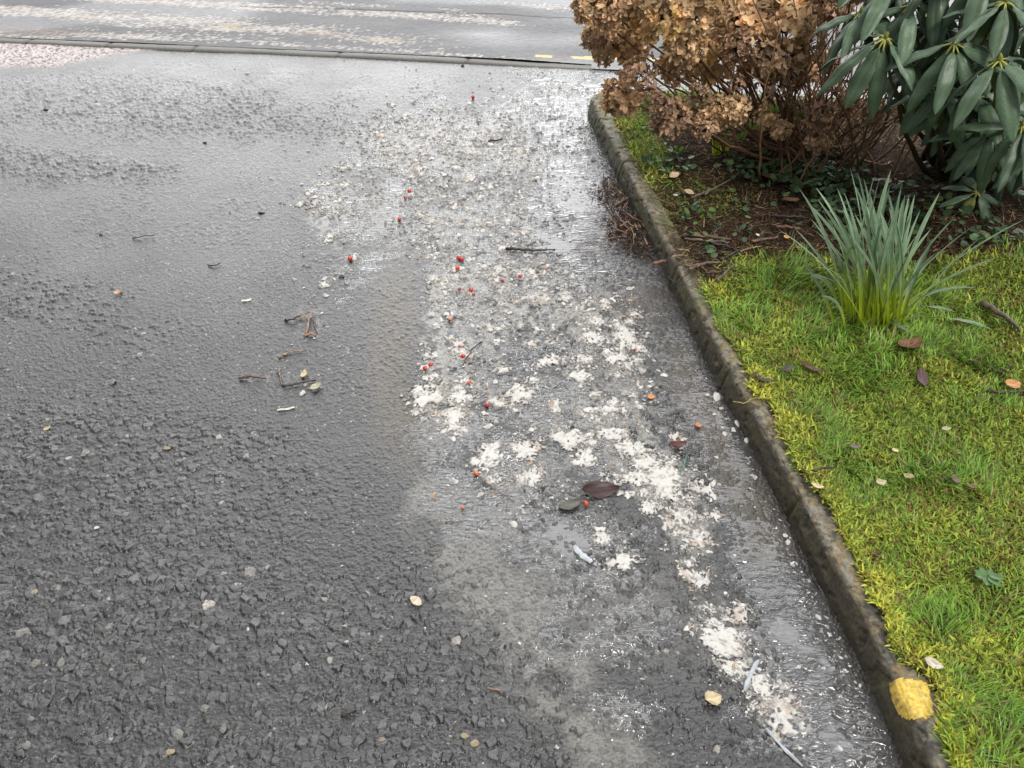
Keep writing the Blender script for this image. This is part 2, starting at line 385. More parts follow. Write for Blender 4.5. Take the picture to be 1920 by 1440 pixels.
    V, q, (c, rough) = masked(V, gridquads(n, m), keep, c, rough)
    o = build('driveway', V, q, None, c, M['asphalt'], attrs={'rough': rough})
    tag(o, kind='structure')
driveway()

def water():
    x, y, n, m = fan(0.45, 5.4, -0.40, 0.80, 0.7, 0.7)
    kd = kerb_dist(x, y); t = road_t(x, y); s = road_s(x, y)
    px, py = PIX(x, y)
    w = brush(px, py, WATER)
    calm = np.clip(brush(px, py, CALM), 0, 1)
    rx0, ry0 = x * 0.75 - y * 0.66, x * 0.66 + y * 0.75
    nz = fbm(x, y, 0.12, 4, 31)
    lev = np.clip(w, 0, 1.25) - 1.0 + 1.1 * (nz - 0.5) + 0.35 * calm
    cs = sm(0.50, 0.60, 0.8 * calm + 1.7 * (fbm(rx0, ry0 * 2.2, 0.16, 5, 37) - 0.5))
    gu = np.clip(brush(px, py, GUT), 0, 1)
    L = 0.0024 * gu * (0.4 + 1.0 * nz) + np.clip(lev * 0.0028, -0.004, 0.0018) + 0.0006
    flow = np.clip(w, 0, 1) * (1 - 0.8 * cs)
    rx = x * math.cos(0.3) + y * math.sin(0.3); ry = -x * math.sin(0.3) + y * math.cos(0.3)
    rip = (fbm(rx * 0.40, ry, 0.034, 2, 33) - 0.5)
    z = base_z(x, y, kd) + L + (0.0032 + 0.0052 * gu) * rip * (0.06 + 0.94 * flow)
    keep = (L > -0.0006) & (kd < 0.02) & np.where(s < sB, t < 0.0, t < 0.14)
    br = np.clip(brush(px, py, BROWN), 0, 1)
    col = np.array([0.33, 0.335, 0.35]) * (1 - br[:, None]) + np.array([0.105, 0.080, 0.052]) * br[:, None]
    milk = np.clip(0.07 + 0.07 * cs + 0.10 * fbm(x, y, 0.1, 3, 35) + 0.10 * br, 0, 0.6)
    ripple = 0.06 + 0.8 * flow * (1 - 0.55 * br) * (0.4 + 0.9 * fbm(x, y, 0.15, 3, 36))
    V = np.stack([x, y, z], 1)
    V, q, (col, milk, ripple) = masked(V, gridquads(n, m), keep, col, milk, ripple)
    o = build('water', V, q, None, col, M['water'], attrs={'milk': milk, 'ripple': ripple})
    tag(o, kind='structure')
water()

# ------------------------------------------------------------------ road beyond, flush kerb, far ground
def road():
    s0, s1, t1 = -5.0, 8.5, 3.4
    ss = np.arange(s0, s1, 0.011); tt = np.arange(0.0, t1, 0.014)
    S, T = np.meshgrid(ss, tt); S, T = S.ravel(), T.ravel()
    x = FA[0] + S * fd[0] + T * fn[0]; y = FA[1] + S * fd[1] + T * fn[1]
    px, py = PIX(x, y)
    fall = sm(sB - 0.5, sB + 0.1, S)
    z = 0.012 - 0.014 * fall * sm(0.5, 0.0, T) + 0.008 * (fbm(x, y, 0.8, 3, 61) - 0.5) + 0.004 * T
    keep = (T > 0.058) | (S > sB)
    c = (0.040 + 0.030 * fbm(x, y, 0.4, 3, 62))[:, None] * np.array([0.96, 0.99, 1.04])
    f1, f2, bx, by, dx, dy = worley(x, y, 0.016, 63)
    chip = hsh(bx, by, 5)
    z += 0.003 * (chip - 0.5) * sm(0.0, 0.3, f2 - f1)
    c *= (0.75 + 0.5 * chip)[:, None]
    STREAK = [(400, 45, 420, 14, 4, 0.45), (500, 20, 420, 9, 3, 0.35), (300, 70, 300, 10, 3, 0.4), (750, 85, 200, 10, 4, 0.3), (200, 38, 240, 7, 3.6, 1), (520, 62, 170, 6, 4.2, 0.9), (700, 79, 90, 4, 5, 0.7), (330, 55, 120, 6, 2, 0.7), (300, 8, 170, 5, 3, 0.9), (560, 22, 170, 7, 3, 0.9), (820, 37, 120, 7, 5, 0.8), (940, 46, 60, 5, 6, 0.7),
              (250, 74, 130, 4, 3, 0.7), (550, 88, 200, 3.5, 4, 0.6), (850, 106, 160, 4, 4, 0.7), (30, 24, 120, 7, 3, 0.9), (60, 70, 140, 9, 2, 0.55), (650, 13, 120, 4, 3, 0.5), (430, 50, 60, 10, 4, 0.5), (1060, 20, 60, 8, 5, 0.4), (980, 12, 120, 4, 3, 0.4), (870, 28, 50, 5, 10, 0.5)]
    st = np.clip(brush(px, py, STREAK), 0, 1)
    mk = (st * (0.15 + 1.5 * fbm(S * 0.3, T, 0.10, 4, 64)) > 0.12 + 0.80 * hsh(bx, by, 9)) * 1.0
    wc = (0.16 + 0.32 * hsh(bx, by, 11))[:, None] * np.array([1.0, 0.93, 0.88])
    yl = np.clip(brush(px, py, [(80, 41, 50, 5, 2, 1), (440, 54, 30, 4, 3, 0.8), (160, 36, 14, 5, 0, 0.6), (740, 81, 50, 3, 5, 0.8), (600, 62, 50, 4, 5, 0.4)]), 0, 1)[:, None]
    wc = wc * (1 - yl) + yl * np.array([0.33, 0.29, 0.19])
    c = c * (1 - mk[:, None]) + mk[:, None] * wc
    br = np.clip(brush(px, py, [(60, 62, 120, 9, 3, 0.8), (590, 71, 70, 3.5, 3, 0.8), (850, 74, 60, 3, 3, 0.5), (925, 30, 20, 5, 25, 0.8), (1040, 112, 32, 7, -8, 0.8)]), 0, 1)[:, None] * 0.75
    c = c * (1 - br) + br * np.array([0.10, 0.075, 0.06])
    # worn yellow line along the channel
    yy = sm(3.2, 1.6, np.abs(py - 109.5 - 0.02 * (px - 1075) - 1.2 * (fbm(px, py, 14.0, 2, 3) - 0.5))) * ((px > 1072) | ((px > 1003) & (px < 1036))) * (px < 1420)
    yy = (yy * (0.5 + fbm(x, y, 0.04, 2, 7)) > 0.45)[:, None] * 1.0
    c = c * (1 - yy) + yy * np.array([0.45, 0.37, 0.13])
    # sealed cracks
    for (k, off, ph) in ((0.92, 0.006, 0.3), (1.75, 0.006, 2.0)):
        d = np.abs(T - k - 0.05 * (fbm(S, S * 0 + ph, 0.7, 4, 65) - 0.5) * 2 - 0.02 * S)
        g = sm(0.014, 0.004, d) * (S > 1.2)
        c *= (1 - 0.8 * g)[:, None]; z -= 0.004 * g
    dampen = fbm(x * 0.4, y, 0.5, 3, 66)
    wet = np.clip(brush(px, py, [(980, 75, 150, 25, 3, 1), (1060, 50, 120, 40, 0, 0.6), (700, 50, 250, 10, 4, 0.4)]), 0, 1)
    rough = np.clip(0.54 - 0.16 * sm(0.4, 0.65, dampen) - 0.16 * wet * sm(0.3, 0.6, dampen + 0.1), 0.16, 0.7) + 0.2 * mk
    V = np.stack([x, y, z], 1)
    V, q, (c, rough) = masked(V, gridquads(len(tt), len(ss)), keep, c, rough)
    o = build('road', V, q, None, c, M['road'], attrs={'rough': rough}); tag(o, kind='structure')
    # the rest of the carriageway and the land round about, out of the frame
    def sheet(name, pts, z, colr, mat):
        n = 40
        g = np.linspace(0, 1, n); A, B = np.meshgrid(g, g); A, B = A.ravel()[:, None], B.ravel()[:, None]
        p = [np.asarray(q, float) for q in pts]
        P = (1 - A) * (1 - B) * p[0] + A * (1 - B) * p[1] + A * B * p[2] + (1 - A) * B * p[3]
        V = np.concatenate([P, np.full((len(P), 1), z)], 1)
        cc = np.asarray(colr)[None] * (0.8 + 0.4 * fbm(P[:, 0], P[:, 1], 1.5, 4, 90))[:, None]
        return tag(build(name, V, gridquads(n, n), None, cc, mat, attrs={'rough': np.full(len(V), 0.45)}), kind='structure')
    def at(s, t): return FA + s * fd + t * fn
    sheet('road', [at(-60, t1 - 0.02), at(60, t1 - 0.02), at(60, 9), at(-60, 9)], 0.010, (0.08, 0.082, 0.086), M['road'])
    sheet('road', [at(-60, 0.09), at(s0 + 0.02, 0.09), at(s0 + 0.02, t1), at(-60, t1)], 0.005, (0.08, 0.082, 0.086), M['road'])
    sheet('road', [at(s1 - 0.03, 0.0), at(60, 0.0), at(60, t1), at(s1 - 0.03, t1)], -0.002, (0.08, 0.082, 0.086), M['road'])
    sheet('ground', [(-300, -300), (300, -300), (300, 300), (-300, 300)], -0.06, (0.07, 0.085, 0.04), M['soil'])
    sheet('driveway', [(-8, -6), (3, -6), (3, 0.40), (-8, 0.40)], -0.016, (0.05, 0.05, 0.052), M['asphalt'])
    sheet('driveway', [(-9, 0.38), (-0.9, 0.38), (-4.2, 5.2), (-9, 5.0)], -0.014, (0.05, 0.05, 0.052), M['asphalt'])
road()

def flush_kerb():
    S = np.arange(-4.0, sB + 0.12, 0.012)
    prof = np.array([(-0.004, -0.03), (0.0, 0.004), (0.004, 0.014), (0.012, 0.019), (0.03, 0.0205), (0.06, 0.021), (0.085, 0.020), (0.092, 0.010), (0.094, -0.03)])
    prof = prof * np.array([0.72, 0.6])
    k = len(prof)
    Sg = np.repeat(S[:, None], k, 1); o = np.repeat(prof[None, :, 0], len(S), 0); z = np.repeat(prof[None, :, 1], len(S), 0)
    o = o + 0.012 * (fbm(Sg, Sg * 0, 1.1, 3, 95) - 0.5) * np.where(prof[None, :, 0] < 0.05, 1, 0.3)
    joints = [float((G(p, q)[:2] - FA) @ fd) for p, q in ((52, 82), (205, 86), (367, 92), (637, 104), (875, 118))]
    g = np.zeros_like(Sg)
    for j in joints: g += np.exp(-((Sg - j) / 0.012) ** 2)
    z = z - 0.004 * np.clip(g, 0, 1) + 0.003 * (fbm(Sg, o * 6, 0.12, 3, 96) - 0.5) - 0.016 * sm(sB - 1.1, sB + 0.1, Sg)
    x = FA[0] + Sg * fd[0] + o * fn[0]; y = FA[1] + Sg * fd[1] + o * fn[1]
    c = (0.11 + 0.06 * fbm(Sg, o * 3, 0.2, 3, 97))[..., None] * np.array([1.0, 0.96, 0.88]) * (1 - 0.7 * np.clip(g, 0, 1))[..., None]
    V = np.stack([x, y, z], -1).reshape(-1, 3)
    tag(build('flush_kerb', V, gridquads(len(S), k)[:, ::-1], None, c.reshape(-1, 3), M['kerb']), kind='structure')
flush_kerb()

def garden_kerb():
    T = np.gradient(KL, axis=0); T /= np.linalg.norm(T, axis=1)[:, None]
    Nn = np.stack([T[:, 1], -T[:, 0]], 1)              # towards the garden (right of travel)
    pr = np.array([(-0.004, -0.035), (0.0, -0.01), (0.004, 0.015), (0.008, 0.035), (0.013, 0.060), (0.017, 0.078), (0.022, 0.091), (0.030, 0.100), (0.042, 0.105), (0.058, 0.107), (0.075, 0.1075), (0.09, 0.106), (0.105, 0.106), (0.12, 0.104), (0.13, 0.098), (0.134, 0.06)])
    pr = pr * np.array([0.62, 0.70])
    prof = np.concatenate([np.stack([np.linspace(a[0], b[0], 5)[:-1], np.linspace(a[1], b[1], 5)[:-1]], 1) for a, b in zip(pr[:-1], pr[1:])] + [pr[-1:]])
    k = len(prof); n = len(KL)
    S = np.repeat(KS[:, None], k, 1); o = np.repeat(prof[None, :, 0], n, 0); z = np.repeat(prof[None, :, 1], n, 0)
    arc = np.concatenate([[0], np.cumsum(np.linalg.norm(np.diff(prof, axis=0), axis=1))]); A = np.repeat(arc[None], n, 0)
    amp = sm(0.0, 0.05, A)
    d = 0.006 * (fbm(S, A, 0.16, 3, 101) - 0.5) * amp + 0.005 * (fbm(S, A, 0.02, 4, 102) - 0.5) - 0.005 * sm(0.62, 0.72, fbm(S, A, 0.03, 3, 103)) * amp
    jpts = [G(1160, 330)[:2], G(1268, 525)[:2], G(1352, 722)[:2], G(1478, 960)[:2], G(1900, 1880)[:2]]
    g = np.zeros_like(S)
    for j in jpts:
        sj = KS[np.argmin(((KL - j) ** 2).sum(1))]
        g += np.exp(-((S - sj) / 0.007) ** 2)
    d = d - 0.006 * np.clip(g, 0, 1)
    nx = np.gradient(prof[:, 1]); nz_ = -np.gradient(prof[:, 0]); ln = np.hypot(nx, nz_); nx, nz_ = -nx / ln, -nz_ / ln
    oo = o + d * nx[None]; zz = z + d * nz_[None]
    x = KL[:, 0][:, None] + oo * Nn[:, 0][:, None]; y = KL[:, 1][:, None] + oo * Nn[:, 1][:, None]
    f = lambda sc, s, oc=4: fbm(S, A, sc, oc, s)
    c = np.empty(S.shape + (3,)); c[:] = (0.13, 0.115, 0.085)
    def lay(m, colr):
        nonlocal c
        m = np.clip(m, 0, 1)[..., None]; c = c * (1 - m) + m * np.asarray(colr)
    dd = np.hypot(KL[:, 0], KL[:, 1])[:, None] + 0 * S
    near = sm(2.6, 1.6, dd)
    lay(sm(0.40, 0.56, 0.6 * f(0.10, 111) + 0.4 * f(0.025, 131)) * near * sm(0.078, 0.098, A), (0.055, 0.052, 0.05))       # black lichen on the top
    lay(sm(0.50, 0.58, 0.5 * f(0.07, 112) + 0.5 * f(0.014, 132)) * 0.75 * sm(0.078, 0.098, A), (0.24, 0.18, 0.09))         # ochre lichen
    lay(sm(0.52, 0.60, f(0.02, 113)) * 0.7, (0.25, 0.235, 0.19))
    lay(sm(0.56, 0.64, f(0.012, 119)) * 0.5 * sm(0.078, 0.098, A), (0.30, 0.24, 0.12))
    lay(sm(0.100, 0.078, A + 0.02 * (f(0.05, 114) - 0.5)) * 0.85, (0.062, 0.050, 0.030))        # wet brown face
    lay(sm(0.45, 0.65, f(0.06, 115)) * (1 - near) * 0.7, (0.10, 0.11, 0.035))                 # green algae, far stretch
    lay(sm(0.55, 0.62, f(0.03, 116)) * sm(0.085, 0.06, A) * 0.6, (0.10, 0.095, 0.03))
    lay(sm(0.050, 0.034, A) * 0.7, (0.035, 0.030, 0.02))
    lay(np.clip(g, 0, 1) * 0.6, (0.05, 0.055, 0.022))
    c = c * 0.88
    V = np.stack([x, y, zz - 0.008], -1).reshape(-1, 3)
    ko = build('garden_kerb', V, gridquads(n, k)[:, ::-1], None, c.reshape(-1, 3), M['kerb']); tag(ko, kind='structure')
    # daub of yellow paint: a thin coat following the kerb's own surface
    pxx, pyy = PIX(x, y, zz)
    ed = ((pxx - 1713 - 0.25 * (pyy - 1308)) / 38) ** 4 + ((pyy - 1308) / 42) ** 4 + 0.9 * (fbm(x, y, 0.03, 4, 117) - 0.5) + 0.4 * (fbm(x, y, 0.008, 2, 118) - 0.5)
    keep = (ed < 0.9).ravel()
    pc = (0.52 + 0.22 * fbm(x, y, 0.012, 3, 120))[..., None] * np.array([1.0, 0.70, 0.13])
    pit = sm(0.60, 0.68, fbm(x, y, 0.008, 3, 121))[..., None] * 0.5
    pc = pc * (1 - pit) + pit * np.array([0.16, 0.13, 0.08])
    nrm = np.stack([nx[None] * Nn[:, 0][:, None], nx[None] * Nn[:, 1][:, None], np.repeat(nz_[None], n, 0)], -1)
    V2 = (np.stack([x, y, zz - 0.008], -1) + 0.0007 * nrm).reshape(-1, 3)
    V2, q2, (pc,) = masked(V2, gridquads(n, k)[:, ::-1], keep, pc.reshape(-1, 3))
    if len(q2): build('paint_patch', V2, q2, None, pc, M['kerb'], ko)
garden_kerb()

# ------------------------------------------------------------------ the garden floor
BEDLINE = [(1000, 560), (1280, 540), (1345, 520), (1400, 490), (1500, 480), (1600, 520), (1700, 500), (1800, 470), (1920, 450), (2400, 430)]
def grassness(px, py):
    """1 on the lawn, 0 on the planted bed"""
    yb = np.interp(px, [a for a, b in BEDLINE], [b for a, b in BEDLINE])
    g = sm(-22, 26, py - yb + 26 * (fbm(px, py, 60.0, 3, 201) - 0.5) * 2)
    strip = brush(px, py, [(1195, 255, 34, 80, -20, 1.0), (1230, 300, 24, 40, 0, 0.6), (1280, 175, 60, 30, 0, 0.9), (1345, 165, 40, 25, 0, 0.7), (1500, 160, 150, 24, 0, 0.5), (1130, 195, 20, 12, 0, 0.4)])
    return np.clip(np.maximum(g, strip), 0, 1)
def garden_floor():
    x, y, n, m = fan(0.38, 5.3, 0.02, 1.35, 0.55, 0.6)
    kd = kerb_dist(x, y)
    z = lawn_z(x, y, kd); px, py = PIX(x, y, z)
    g = grassness(px, py)
    z = z + (1 - g) * 0.022 * (fbm(x, y, 0.07, 4, 202) - 0.45) - 0.010 * sm(0.10, 0.065, kd)
    keep = kd > 0.055
    c = np.empty((len(x), 3)); c[:] = (0.030, 0.020, 0.013)
    a = fbm(x, y, 0.05, 4, 203)[:, None]
    c = c * (0.6 + 0.9 * a)
    lm = (g * (0.7 + 0.3 * a[:, 0]))[:, None]
    c = c * (1 - lm) + lm * np.array([0.12, 0.125, 0.022])
    V = np.stack([x, y, z], 1)
    V, q, (c,) = masked(V, gridquads(n, m), keep, c)
    tag(build('lawn', V, q, None, c, M['soil']), kind='structure')
garden_floor()

def blades(P, L, W, az, lean, curl, C0, C1, tipw=0.0, nseg=3):
    """many narrow leaves at once: returns verts, quads, tris, colours"""
    n = len(P)
    ts = np.linspace(0, 1, nseg + 1)
    d = np.stack([np.cos(az), np.sin(az)], 1); w = np.stack([-np.sin(az), np.cos(az)], 1)
    rows = []; cols = []
    ang = lean.copy(); pos = np.zeros((n, 2))           # along d, z
    prev = 0
    for i, t in enumerate(ts):
        if i:
            dt = (t - prev) * L
            pos = pos + np.stack([np.sin(ang) * dt, np.cos(ang) * dt], 1)
            ang = ang + curl / nseg
        prev = t
        c = P + np.concatenate([d * pos[:, :1], pos[:, 1:]], 1)
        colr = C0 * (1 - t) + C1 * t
        if i < nseg:
            hw = 0.5 * W * (1 - 0.55 * t ** 2)
            off = np.concatenate([w * hw[:, None], np.zeros((n, 1))], 1)
            rows += [c - off, c + off]; cols += [colr, colr]
        else:
            rows += [c]; cols += [colr]
    K = len(rows)
    V = np.stack(rows, 1).reshape(-1, 3); C = np.stack(cols, 1).reshape(-1, 3)
    b = (np.arange(n) * K)[:, None]
    Q = np.concatenate([b + np.array([[2 * i, 2 * i + 1, 2 * i + 3, 2 * i + 2]]) for i in range(nseg - 1)])
    T = b + np.array([[2 * nseg - 2, 2 * nseg - 1, 2 * nseg]])
    return V, Q, T, C
def scatter(n, y0, y1, u0, u1):
    a = rng.uniform(math.atan(y0 / H), math.atan(y1 / H), n)
    y = H * np.tan(a); x = rng.uniform(u0, u1, n) * np.sqrt(y * y + H * H)
    return x, y
def lawn_plants():
    x, y = scatter(620000, 0.45, 4.6, 0.05, 1.0)
    kd = kerb_dist(x, y)
    _px, _py = PIX(x, y, 0.07)
    ok = kd > 0.020 + 0.05 * np.clip(brush(_px, _py, [(1725, 1308, 48, 50, 0, 1)]), 0, 1) + 0.055 * fbm(x, y, 0.09, 3, 210); x, y, kd = x[ok], y[ok], kd[ok]
    z = lawn_z(x, y, kd) + 0.004 * sm(0.09, 0.06, kd); px, py = PIX(x, y, z)
    g = grassness(px, py)
    ok = (rng.random(len(x)) < g ** 1.5 * (0.45 + 1.1 * fbm(x, y, 0.05, 3, 222))) & (px < 2250); x, y, z, px, py, kd, g = [v[ok] for v in (x, y, z, px, py, kd, g)]
    patch = fbm(x, y, 0.16, 4, 211)                       # high = moss, low = grass
    patch2 = fbm(x, y, 0.07, 3, 212)
    mossy = sm(0.36, 0.62, patch + 0.25 * sm(0.16, 0.07, kd) + 0.14 * sm(620, 800, py) - 0.16 * brush(px, py, [(1560, 840, 60, 60, 0, 1), (1620, 1000, 50, 60, 0, .7), (1740, 1180, 120, 80, 30, .8), (1860, 1350, 90, 110, 0, 1), (1700, 640, 250, 60, 0, .9)]))
    r = rng.random(len(x))
    ism = r < mossy * 0.66 + 0.05
    wide = 1 + 0.35 * sm(1.2, 3.5, y)
    # moss
    i = ism
    n = i.sum(); P = np.stack([x[i], y[i], z[i] - 0.003 + 0.010 * rng.random(n) + 0.012 * (patch2[i] - 0.4)], 1)
    v = rng.random(n)[:, None]; pp = patch2[i][:, None]
    yel = np.clip((sm(0.15, 0.06, kd[i]) * sm(0.42, 0.62, fbm(x[i], y[i], 0.22, 2, 219)))[:, None] * 0.9 + 1.3 * (pp - 0.4) + 0.3 * (v - 0.5), 0, 1)
    C1 = np.array([0.26, 0.345, 0.055]) * (1 - yel) + np.array([0.52, 0.535, 0.075]) * yel
    straw = (rng.random(n) < 0.08 + 0.25 * sm(0.55, 0.7, fbm(x[i], y[i], 0.11, 3, 214)))[:, None]
    C1 = np.where(straw, np.array([0.30, 0.20, 0.07]) * (0.6 + 0.6 * v), C1 * (0.45 + 1.1 * v))
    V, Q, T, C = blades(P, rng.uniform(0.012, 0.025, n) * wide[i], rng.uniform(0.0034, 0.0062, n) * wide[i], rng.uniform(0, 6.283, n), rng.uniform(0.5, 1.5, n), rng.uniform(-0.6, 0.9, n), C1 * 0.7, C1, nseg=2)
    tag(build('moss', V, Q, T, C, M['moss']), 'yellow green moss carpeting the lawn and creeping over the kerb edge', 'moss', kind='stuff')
    # grass
    i = ~ism & ((rng.random(len(x)) < 0.42))
    n = i.sum(); P = np.stack([x[i], y[i], z[i] - 0.002], 1)
    v = rng.random(n)[:, None]
    tuft = sm(0.45, 0.7, fbm(x[i], y[i], 0.10, 3, 213)) + brush(px[i], py[i], [(1460, 510, 60, 45, 0, 1.2), (1405, 600, 45, 40, 0, 1.2), (1560, 835, 45, 50, 0, .8), (1200, 270, 40, 70, 0, .5), (1330, 640, 50, 40, 0, .6), (1830, 1370, 100, 80, 0, .6), (1690, 640, 160, 50, 0, .6)])
    tuft = np.clip(tuft, 0, 1.3)
    az = 6.283 * fbm(x[i], y[i], 0.12, 2, 215) * 2 + rng.normal(0, 0.8, n)
    L = (rng.uniform(0.015, 0.034, n) + 0.036 * tuft * rng.random(n)) * wide[i]
    base = np.array([0.14, 0.28, 0.040]) * (1 - v) + np.array([0.31, 0.47, 0.075]) * v
    base = base * (1 - 0.35 * (tuft[:, None] > 0.7)) + 0.35 * (tuft[:, None] > 0.7) * np.array([0.13, 0.29, 0.04])
    dry = (rng.random(n) < 0.15)[:, None]
    base = np.where(dry, np.array([0.30, 0.25, 0.11]) * (0.6 + 0.6 * v), base)
    base = base * (0.75 + 0.5 * fbm(x[i], y[i], 0.25, 3, 216))[:, None] * (0.6 + 0.9 * rng.random((n, 1)))
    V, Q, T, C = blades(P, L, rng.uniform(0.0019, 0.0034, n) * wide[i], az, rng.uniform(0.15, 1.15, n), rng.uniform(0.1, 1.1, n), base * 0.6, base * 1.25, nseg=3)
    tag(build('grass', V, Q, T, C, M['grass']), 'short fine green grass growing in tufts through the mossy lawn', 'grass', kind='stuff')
lawn_plants()

def bed_litter():
    # bark crumbs, leaf fragments and needles strewn over the bed
    x, y = scatter(75000, 1.9, 4.6, 0.02, 1.0)
    kd = kerb_dist(x, y); z = lawn_z(x, y, kd); px, py = PIX(x, y, z); g = grassness(px, py)
    ok = (kd > 0.002 + 0.055 * fbm(x, y, 0.10, 3, 220) + 0.05 * (py < 330)) & (rng.random(len(x)) > g * 1.2); x, y, z, px, py = [v[ok] for v in (x, y, z, px, py)]
    n = len(x); v = rng.random((n, 1)); w = rng.random((n, 1))
    C = np.where(w < 0.55, np.array([0.040, 0.026, 0.018]), np.where(w < 0.85, np.array([0.095, 0.058, 0.036]), np.array([0.25, 0.17, 0.09]))) * (0.4 + 1.0 * v)
    mz = np.clip(0.55 * sm(0.10, 0.05, kerb_dist(x, y)) * (fbm(x, y, 0.12, 3, 221) > 0.48) + brush(px, py, [(1335, 385, 75, 36, -10, 1.2), (1280, 345, 50, 26, 0, 0.8), (1240, 400, 25, 30, 0, .7), (1420, 520, 60, 20, 0, .6), (1260, 330, 60, 40, 0, .5)]), 0, 1)
    ms = (rng.random(n) < mz * 0.9)[:, None]
    C = np.where(ms, np.array([0.135, 0.165, 0.028]) * (0.5 + v), C)
    P = np.stack([x, y, z + rng.uniform(-0.002, 0.016, n) + 0.006 * (kerb_dist(x, y) < 0.07)], 1)
    V, Q, T, CC = blades(P, rng.uniform(0.015, 0.065, n) * np.where(ms[:, 0], 0.35, 1), rng.uniform(0.0012, 0.0042, n), rng.uniform(0, 6.283, n), rng.uniform(1.1, 1.75, n), rng.uniform(-0.5, 0.5, n), C, C, nseg=2)
    tag(build('leaf_litter', V, Q, T, CC, M['litter']), 'dark brown litter of bark crumbs and leaf scraps covering the planted bed', 'leaf litter', kind='stuff')
    x, y = rng.uniform(G(1100, 400)[0], G(1215, 440)[0], 3400), rng.uniform(G(1150, 480)[1], G(1150, 325)[1], 3400)
    px, py = PIX(x, y); kd = kerb_dist(x, y)
    ok = (kd < -0.002) & (rng.random(len(x)) < brush(px, py, [(1178, 420, 36, 48, -12, 1.0), (1146, 355, 26, 28, -10, 0.9), (1212, 462, 24, 22, -20, 0.8)])); x, y, kd = x[ok], y[ok], kd[ok]
    n = len(x); v = rng.random((n, 1)); w = rng.random((n, 1))
    C = np.where(w < 0.7, np.array([0.026, 0.021, 0.018]), np.where(w < 0.93, np.array([0.10, 0.06, 0.040]), np.array([0.30, 0.22, 0.14]))) * (0.5 + v)
    P = np.stack([x, y, base_z(x, y, kd) + rng.uniform(0, 0.016, n)], 1)
    V, Q, T, CC = blades(P, rng.uniform(0.010, 0.045, n), rng.uniform(0.002, 0.006, n), rng.uniform(0, 6.283, n), rng.uniform(1.0, 1.75, n), rng.uniform(-0.5, 0.5, n), C, C, nseg=2)
    tag(build('gutter_debris', V, Q, T, CC, M['litter']), 'dark wet heap of plant debris washed against the kerb foot', 'debris', kind='stuff')
    # low creeping weed: little oval leaves
    x, y = scatter(15000, 2.3, 3.9, 0.12, 0.95)
    kd = kerb_dist(x, y); z = lawn_z(x, y, kd); px, py = PIX(x, y, z)
    gcov = brush(px, py, [(1480, 335, 90, 32, 8, 1.0), (1560, 360, 60, 40, 0, .6), (1400, 325, 50, 18, 0, .6), (1250, 310, 45, 22, 0, .7), (1340, 545, 50, 22, 0, .7), (1660, 400, 120, 50, 0, .5), (1860, 470, 70, 40, 0, .4), (1300, 430, 120, 60, 0, .12), (1340, 590, 40, 30, 0, .5)])
    ok = (kd > 0.08) & (rng.random(len(x)) < gcov); x, y, z, px, py = [v[ok] for v in (x, y, z, px, py)]
    mb = MB()
    for k in range(len(x)):
        a = rng.uniform(0, 6.283); r = rng.uniform(0.008, 0.017); th = np.linspace(0, 6.283, 9)[:-1]
        rr = r * (1 + 0.25 * np.cos(th)) * (0.9 + 0.2 * rng.random(8))
        loc = np.stack([rr * np.cos(th), 0.8 * rr * np.sin(th), 0 * th], 1)
        loc = np.concatenate([loc, [[0, 0, -0.15 * r]]])
        Rm = np.array(Matrix.Rotation(a, 3, 'Z') @ Matrix.Rotation(rng.normal(0, 0.45), 3, 'X') @ Matrix.Rotation(rng.normal(0.2, 0.35), 3, 'Y'))
        V = loc @ Rm.T + np.array([x[k], y[k], z[k] + rng.uniform(0.012, 0.05)])
        c = np.array([0.058, 0.115, 0.048]) * rng.uniform(0.6, 1.5) if rng.random() < 0.8 else np.array([0.12, 0.19, 0.06])
        mb.add(V, None, [[i, (i + 1) % 8, 8] for i in range(8)], c)
    tag(mb.out('ground_cover', M['grass']), 'low creeping weed with small oval dark green leaves in the bed', 'ground cover', kind='stuff')
bed_litter()

